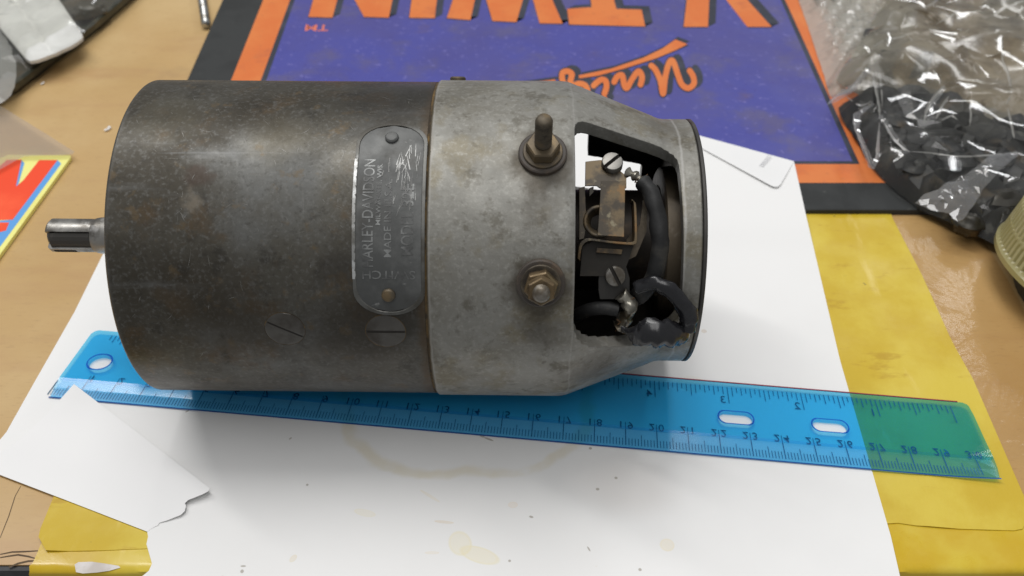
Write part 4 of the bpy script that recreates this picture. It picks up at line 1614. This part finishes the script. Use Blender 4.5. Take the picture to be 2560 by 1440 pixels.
# long creases standing up, glints painted in by their whitish haze
ridge_glint_film = film('ridge_glint_film', (.95, .95, .94), .55, (.86, .86, .83), .10, 1.6, (), 1.6)
for pts, h in (([(2178, 120), (2184, 170), (2190, 215), (2198, 262), (2200, 300)], .05), ([(2192, 122), (2198, 170), (2204, 215), (2206, 270)], .035), ([(2134, 285), (2140, 320), (2160, 365), (2176, 410)], .05), ([(2180, 408), (2192, 390), (2196, 350), (2199, 305)], .04),
               ([(2204, 290), (2222, 325), (2246, 358), (2275, 380)], .045), ([(2275, 378), (2330, 382), (2400, 390), (2480, 386), (2560, 380)], .035), ([(2312, 300), (2318, 270), (2340, 235), (2362, 212)], .05), ([(2340, 298), (2352, 270), (2372, 240)], .035), ([(2352, 300), (2368, 292), (2380, 288), (2395, 300)], .045),
               ([(2505, 110), (2508, 150), (2522, 185), (2528, 230), (2516, 260)], .05), ([(2520, 270), (2530, 310), (2536, 345)], .045), ([(2272, 90), (2290, 110), (2318, 122), (2350, 114)], .04), ([(2180, 118), (2210, 100), (2250, 92), (2268, 86)], .035), ([(2068, 262), (2090, 240), (2130, 218), (2172, 158)], .045), ([(2424, 255), (2428, 285), (2424, 315)], .03), ([(2300, 20), (2330, 8), (2360, -20)], .06), ([(2340, 60), (2380, 36), (2400, 20)], .04), ([(2115, 240), (2150, 262), (2180, 252)], .03)):
    L = []
    for p in catmull([P(x, y, 1.0) for x, y in pts], 7):
        L.append(p + Vector((0, 0, 0)))
    # set each ridge on the film below it
    x0, y0 = pts[0]
    m = MB()
    rows = []
    for i, p in enumerate(L):
        x, y = pix(p)
        zz = 1.75 + .06 * noise.noise(p * 1.5)
        if x < 2215:
            zz = 1.45
        if x < 2140:
            zz = 1.05
        q = P(x, y, zz)
        k = math.sin(math.pi * (i + .6) / (len(L) + .2))
        w = h * (.55 + .75 * abs(noise.noise(q * 3.1))) * k
        d = (L[min(i + 1, len(L) - 1)] - L[max(i - 1, 0)]).normalized()
        n_ = Vector((-d.y, d.x, 0))
        rows.append([q - n_ * w * 2.2 - Vector((0, 0, w)), q - n_ * w * .5, q + Vector((0, 0, w * .7)), q + n_ * w * .5, q + n_ * w * 2.0 - Vector((0, 0, w))])
    m.loft(rows, False, False, False)
    m.obj('ridge_glint', ridge_glint_film, bag, 60)


# black parts inside
def lump(name, px, py, z, rx, ry, rz, seed, mat_, rot=0, ribs=0, nb=28, na=18):
    c_ = P(px, py, z)
    m = MB()
    rings = []
    for i in range(na + 1):
        th = math.pi * (i + .02) / (na + .04)
        ring = []
        for k in range(nb):
            a = 2 * math.pi * k / nb
            d = Vector((math.sin(th) * math.cos(a), math.sin(th) * math.sin(a), math.cos(th)))
            s = 1 + .12 * noise.noise(d * 4.5 + Vector((0, seed, 0))) + .22 * noise.noise(d * 1.6 + Vector((seed, seed * .3, 0))) + (.10 * math.sin(ribs * th) if ribs else 0)
            p = Vector((d.x * rx * s, d.y * ry * s, d.z * rz * s))
            p.rotate(Matrix.Rotation(R_(rot), 3, 'Z'))
            q = c_ + p
            q.z = max(q.z, .22)
            ring.append(q)
        rings.append(ring)
    m.loft(rings)
    return m.obj(name, mat_, None, 40)


m = bag_mesh([(2208, 452), (2246, 488), (2296, 524), (2346, 549), (2396, 573), (2446, 597), (2494, 620), (2560, 608), (2670, 575), (2740, 400), (2660, 330), (2480, 310), (2400, 265), (2300, 250), (2200, 240), (2130, 250), (2095, 270), (2100, 296), (2140, 355), (2180, 425)], .24, lambda p, d: .85 + .25 * noise.noise(p * .7), .35, .38, 77, .45, .22, .45)
o = m.obj('black_rubber_boot', bag_dark, None, 35)
tag(o, 'black crumpled rubber boot filling the lower half of the clear bag', 'rubber boot')
for i, (px, py, z, rx, ry, rz, rot, lab) in enumerate((
        (2335, 345, 1.15, 1.5, .55, .40, 5, 'flat dark part under the clear film above the rubber boot'),
        (2235, 300, 1.1, .8, .9, .40, 0, 'dark part under the hazy film left of the bag middle'),
        (2195, 95, .6, .9, .9, .35, 0, 'grey part under the bubble wrap at the top of the bag'))):
    o = lump('dark_part', px, py, z, rx, ry, rz, i * 2.3, bag_dark, rot)
    tag(o, lab, 'part', 'dark parts in the clear bag')
for i, (px, py, z, rx, ry, rz, rot, lab) in enumerate((
        (2300, 420, 1.15, .75, .45, .42, 20, 'small black part heaped at the left end of the clear bag'),
        (2395, 405, 1.3, .8, .42, .40, -15, 'small black part in the clear bag above the painted crease highlight'),
        (2500, 400, 1.3, .7, .5, .45, 40, 'small black part in the clear bag near the right frame edge'),
        (2505, 500, 1.15, .8, .5, .45, 10, 'small dark metal part in the clear bag behind the ribbed lid'),
        (2420, 560, .85, .6, .45, .40, -30, 'small dark metal part at the bottom of the clear bag'),
        (2250, 350, 1.05, .6, .5, .42, 70, 'small black part high in the clear bag near the mat corner'))):
    o = lump('small_black_part', px, py, z, rx, ry, rz, 90 + i * 1.7, bag_dark if i not in (3, 4) else small_m, rot, 6, 18, 12)
    tag(o, lab, 'part', 'small parts in the clear bag')
lbl_m = M('dark_label', (.035, .036, .03), .5, 0, [((.12, .12, .10), 120, .55, .66)])
m = MB().prism([P(x, y, .78) for x, y in ((2303, 126), (2336, 130), (2318, 190), (2272, 196))], (0, 0, -.04))
o = m.obj('dark_tag', lbl_m, None, 0)
tag(o, 'small dark speckled tag lying under the hazy film of the clear bag', 'tag')
m = None
o = lump('brown_part', 2525, 20, .9, 1.6, 1.1, .6, 31, M('brown_part', (.06, .045, .025), .5, .2, [((.16, .10, .05), 60, .5, .66)]), 20)
tag(o, 'dark brown part under clear film at the top right corner', 'part')

# bubble wrap along the left of the bag
bub = film('bubble_wrap_film', (.93, .92, .90), .90, (.74, .71, .63), .10, 1.0, [(120, .4, .03)], 1.5, [((.30, .29, .25), 40, .50, .66), ((.80, .78, .72), 90, .55, .68)])
bw = [(1992, -10), (2018, 60), (2040, 130), (2062, 195), (2075, 240), (2120, 232), (2180, 225), (2230, 170), (2290, 40), (2300, -60), (2200, -120), (1960, -110)]
gpb = [P(x, y, .26) for x, y in bw]
poly2 = [(p.x, p.y) for p in gpb]


def bw_fn(p):
    d = edge_dist(p.x, p.y, poly2)
    k = min(1, d / .9)
    # hexagonal bubbles
    a = .95
    best = 9
    r0 = round(p.y / (a * .866))
    for rr_ in (r0 - 1, r0, r0 + 1):
        off = .5 * a if rr_ % 2 else 0
        c0 = round((p.x - off) / a)
        for cc in (c0 - 1, c0, c0 + 1):
            best = min(best, math.hypot(p.x - cc * a - off, p.y - rr_ * a * .866))
    b = max(0, 1 - (best / .46) ** 2) ** .5 * .22
    return Vector((p.x, p.y, .26 + .35 * k * (1 + .4 * noise.noise(p * .5)) + b * k + .05 * noise.noise(p * 2.5)))


o = gridded(gpb, .12, bw_fn).obj('bubble_wrap', bub, None, 40)
tag(o, 'greyish clear bubble wrap overlapping the orange border of the mat', 'bubble wrap')

# ------------------------------------------------------------------ ribbed plastic lid at the right edge
lid_m = bpy.data.materials.new('ribbed_lid_plastic')
lid_m.use_nodes = True
bsd = lid_m.node_tree.nodes['Principled BSDF']
bsd.inputs['Base Color'].default_value = (.33, .295, .14, 1)
bsd.inputs['Roughness'].default_value = .28
bsd.inputs['Subsurface Weight'].default_value = .08
bsd.inputs['Subsurface Radius'].default_value = (.006, .005, .003)
bsd.inputs['Subsurface Scale'].default_value = 1.0
p1, p2, p3 = (P(x, y, .45) for x, y in ((2466, 655), (2487, 718), (2560, 800)))


def circ3(a, b, c):
    ax, ay, bx, by, cx_, cy_ = a.x, a.y, b.x, b.y, c.x, c.y
    d = 2 * (ax * (by - cy_) + bx * (cy_ - ay) + cx_ * (ay - by))
    ux = ((ax * ax + ay * ay) * (by - cy_) + (bx * bx + by * by) * (cy_ - ay) + (cx_ * cx_ + cy_ * cy_) * (ay - by)) / d
    uy = ((ax * ax + ay * ay) * (cx_ - bx) + (bx * bx + by * by) * (ax - cx_) + (cx_ * cx_ + cy_ * cy_) * (bx - ax)) / d
    return Vector((ux, uy, a.z)), math.hypot(ax - ux, ay - uy)


lc, lr = circ3(p1, p2, p3)
lr = min(max(lr, 2.2), 4.0)
lc = p1 + (lc - p1).normalized() * lr
lax = Vector((.22, .10, 1)).normalized()
lroot = root('ribbed_lid', (lc.x, lc.y, Z_TABLE), 'pale yellow translucent ribbed plastic lid at the right edge of the picture', 'lid')
m = MB()
NR = 90
e1 = lax.orthogonal().normalized()
e2 = lax.cross(e1)
rings = []
for (h, r, rib) in ((0, lr - .1, 0), (0.02, lr, 0), (.22, lr + .02, 0), (.30, lr - .04, 0), (.36, lr - .06, 1), (.9, lr - .09, 1), (.98, lr - .10, .3), (1.04, lr - .10, .3), (1.10, lr - .11, 1), (1.75, lr - .15, 1), (1.85, lr - .22, .3), (1.9, lr - .35, 0), (1.82, lr - .6, 0), (1.82, .1, 0)):
    ring = []
    for k in range(NR * 4):
        a = 2 * math.pi * k / (NR * 4)
        rr_ = r + (-.10 * rib if k % 4 == 0 else 0)
        ring.append(lc + lax * h + (e1 * math.cos(a) + e2 * math.sin(a)) * rr_)
    rings.append(ring)
m.loft(rings)
m.obj('lid_shell', lid_m, lroot, 25)
m = MB().lathe(lc + Vector((0, 0, -.52)), (0, 0, 1), [(0, lr * .72), (.5, lr * .72)], 48)
m.obj('lid_foot', M('lid_foot_shade', (.05, .045, .03), .6), lroot, 30)  # the foot's dark colour stands for shade under the raised lid

# ------------------------------------------------------------------ left side: packet, tray, film, sticker card
wht = M('white_foam', (.70, .70, .67), .75, 0, [((.60, .60, .57), 40, .45, .65)], [(90, .4, .05)])
pk = [(-60, -20), (-40, 20), (0, 66), (62, 140), (72, 146), (90, 143), (140, 128), (190, 100), (204, 90), (204, 80), (150, 0), (120, -45)]
ZP = 1.25
gpk = [P(x, y, ZP) for x, y in pk]
pk2 = [(p.x, p.y) for p in gpk]


def pk_fn(p):
    d = edge_dist(p.x, p.y, pk2)
    x, y = pix(p)
    b = min(1, d / .35)
    # lengthwise groove and crosswise quilting
    gx = abs((x - 30) - (y) * .68 - 10)
    g = -.16 * math.exp(-(gx / 9) ** 2)
    q = .07 * math.sin((x * .55 + y * .95) * .16)
    return Vector((p.x, p.y, ZP - .12 + .16 * b * (2 - b) + (g + q) * b + .05 * noise.noise(p * 1.2)))


o = thick(gridded(gpk, .14, pk_fn), .16).obj('foam_pad', wht, None, 40)
tag(o, 'white quilted foam pad on the dark tray in the top left corner', 'pad')
tray_m = M('dark_tray_plastic', (.045, .038, .022), .32, 0, [((.085, .06, .03), 30, .45, .62), ((.03, .035, .025), 45, .5, .65)], [(60, .5, .05)], (50, .2, .5))
trt = root('dark_tray', P(120, 60, Z_TABLE), 'dark brown plastic tray on the bench in the top left corner', 'tray')
tr = [(-140, 320), (0, 236), (40, 213), (150, 128), (235, 64), (330, -18), (420, -110), (200, -200), (-160, -60)]
m = MB()
zt = .30
m.loft([[P(x, y, zt) + Vector((0, 0, -zt + Z_TABLE + .004)) for x, y in tr], [P(x, y, zt) for x, y in tr]])
m.obj('tray_floor', tray_m, trt, 0)
m = MB()
e = [P(x, y, .55) for x, y in tr[:7]]
m.loft([[p + Vector((0, 0, -.24)), p + Vector((0, 0, .06)), p + Vector((-.12, .12, .10)), p + Vector((-.24, .24, .06)), p + Vector((-.24, .24, -.24))] for p in catmull(e, 3)])
m.obj('tray_rim', M('tray_rim', (.022, .024, .016), .35, 0, [((.06, .055, .035), 80, .52, .66), ((.30, .28, .24), 60, .70, .74)]), trt, 40)
# lumps of brown hardware standing in the tray, holding the pad
for i, (px, py, z, rx, ry, rz, lab) in enumerate(((225, 30, .75, .9, .5, .45, 'dark brown hardware lump beside the foam pad in the tray'), (115, 110, .62, 1.0, .6, .38, 'dark hardware lump under the lower corner of the foam pad'), (20, 40, .7, 1.2, 1.2, .45, 'dark hardware lump under the foam pad at the picture corner'))):
    o = lump('hardware_lump', px, py, z, rx, ry, rz, 50 + i, tray_m, 30)
    tag(o, lab, 'hardware')
m = bag_mesh([(-60, 90), (0, 70), (24, 110), (42, 165), (40, 205), (26, 240), (0, 262), (-70, 262)], .85, lambda p, d: .35, .20, .4, 21, .4)
o = m.obj('clear_bag', film('small_bag_film', (.93, .93, .91), .60, (.74, .75, .73), .08, 1.0, [(80, .5, .05)]), None, 28)
tag(o, 'small crumpled clear bag at the left edge by the foam pad', 'bag')

m = bag_mesh([(-70, 250), (0, 232), (34, 210), (90, 168), (140, 132), (210, 92), (250, 52), (300, 8), (350, -60), (-70, -60)], .62, lambda p, d: .72, .30, .55, 41, .3, .12, .5)
o = m.obj('tray_bag_film', film('tray_film', (.95, .95, .93), .07, (.72, .72, .68), .09, 1.0, [(60, .4, .05)]), None, 28)
tag(o, 'wrinkled clear plastic spread over the dark tray in the top left corner', 'plastic film')

# translucent sleeve corner over the sticker
sleeve = film('sleeve_film', (.93, .92, .91), .42, (.66, .62, .60), .16, 1.0, [(30, .3, .05)])
sl = [(-120, 262), (0, 264), (16, 272), (100, 326), (186, 379), (182, 386), (150, 389), (60, 392), (0, 424), (-120, 480)]
o = gridded([P(x, y, .32) for x, y in sl], .3, lambda p: Vector((p.x, p.y, p.z + .07 * noise.noise(p * .7)))).obj('plastic_sleeve', sleeve, None, 50)
tag(o, 'greyish translucent plastic sleeve corner over the yellow sticker card', 'sleeve')
# sticker card
ZS = .12
y_card = M('sticker_yellow', srgb(238, 234, 140), .5, 0, [(srgb(230, 220, 120), 30, .5, .7)])
red = M('sticker_red', srgb(240, 74, 34), .45, 0, [(srgb(250, 96, 52), 30, .5, .7)])
blue = M('sticker_blue', srgb(92, 158, 222), .5)
cardr = root('sticker_card', P(0, 480, Z_TABLE), 'yellow sticker card with red and blue letter shapes at the left edge', 'sticker')
cp = [(-190, 420), (0, 396), (20, 387), (176, 388), (177, 393), (0, 636), (-190, 900)]
m = MB().prism([P(x, y, ZS) for x, y in cp], (0, 0, -.16))
m.obj('card', y_card, cardr, 0)
m = MB().sheet([P(x, y, ZS + .004) for x, y in ((54, 400), (61, 408), (45, 464), (30, 470))])
m.sheet([P(x, y, ZS + .004) for x, y in ((144, 400), (153, 409), (-170, 848), (-170, 780), (0, 552), (32, 549))])
m.obj('blue_shade', blue, cardr, 0)
m = MB().sheet([P(x, y, ZS + .008) for x, y in ((-170, 560), (-150, 460), (0, 415), (17, 400), (54, 399), (40, 466), (57, 452), (98, 400), (144, 400), (32, 549), (0, 550))])
m.obj('red_letter', red, cardr, 0)
m = MB().sheet([P(x, y, ZS + .008) for x, y in ((-100, 560), (0, 556), (23, 556), (15, 576), (0, 580), (-90, 640))])
m.obj('red_letter', red, cardr, 0)

# bolt at the top
b0, b1 = P(515, 62, .22), P(497, -60, .22)
m = thread(b1, (b0 - b1), 0, (b0 - b1).length, .235, .10, 22, .03)
o = m.obj('threaded_rod', M('zinc_rod', (.45, .46, .45), .3, .9, [((.22, .21, .19), 120, .5, .65)]), None, 50)
tag(o, 'silver threaded rod end lying beside the top left of the mat', 'rod')
crumb = M('white_crumb', (.8, .78, .76), .6)
for k, (px, py, lab) in enumerate(((270, 321, 'curled white paper crumb on the wood left of the generator'), (107, 208, 'tiny white crumb on the wood below the dark tray'))):
    c_ = P(px, py, Z_TABLE + .05)
    s_ = .12 if k == 0 else .07
    m = MB().tube([c_ + Vector((-s_ * .8, -s_ * 1.6, 0)), c_ + Vector((s_ * .3, -s_ * .9, .02)), c_ + Vector((s_ * .7, s_ * .2, .03)), c_ + Vector((-s_ * .1, s_ * 1.2, 0))], [s_ * .5, s_ * .6, s_ * .6, s_ * .35], 8)
    o = m.obj('white_crumb', crumb, None, 50)
    tag(o, lab, 'crumb')
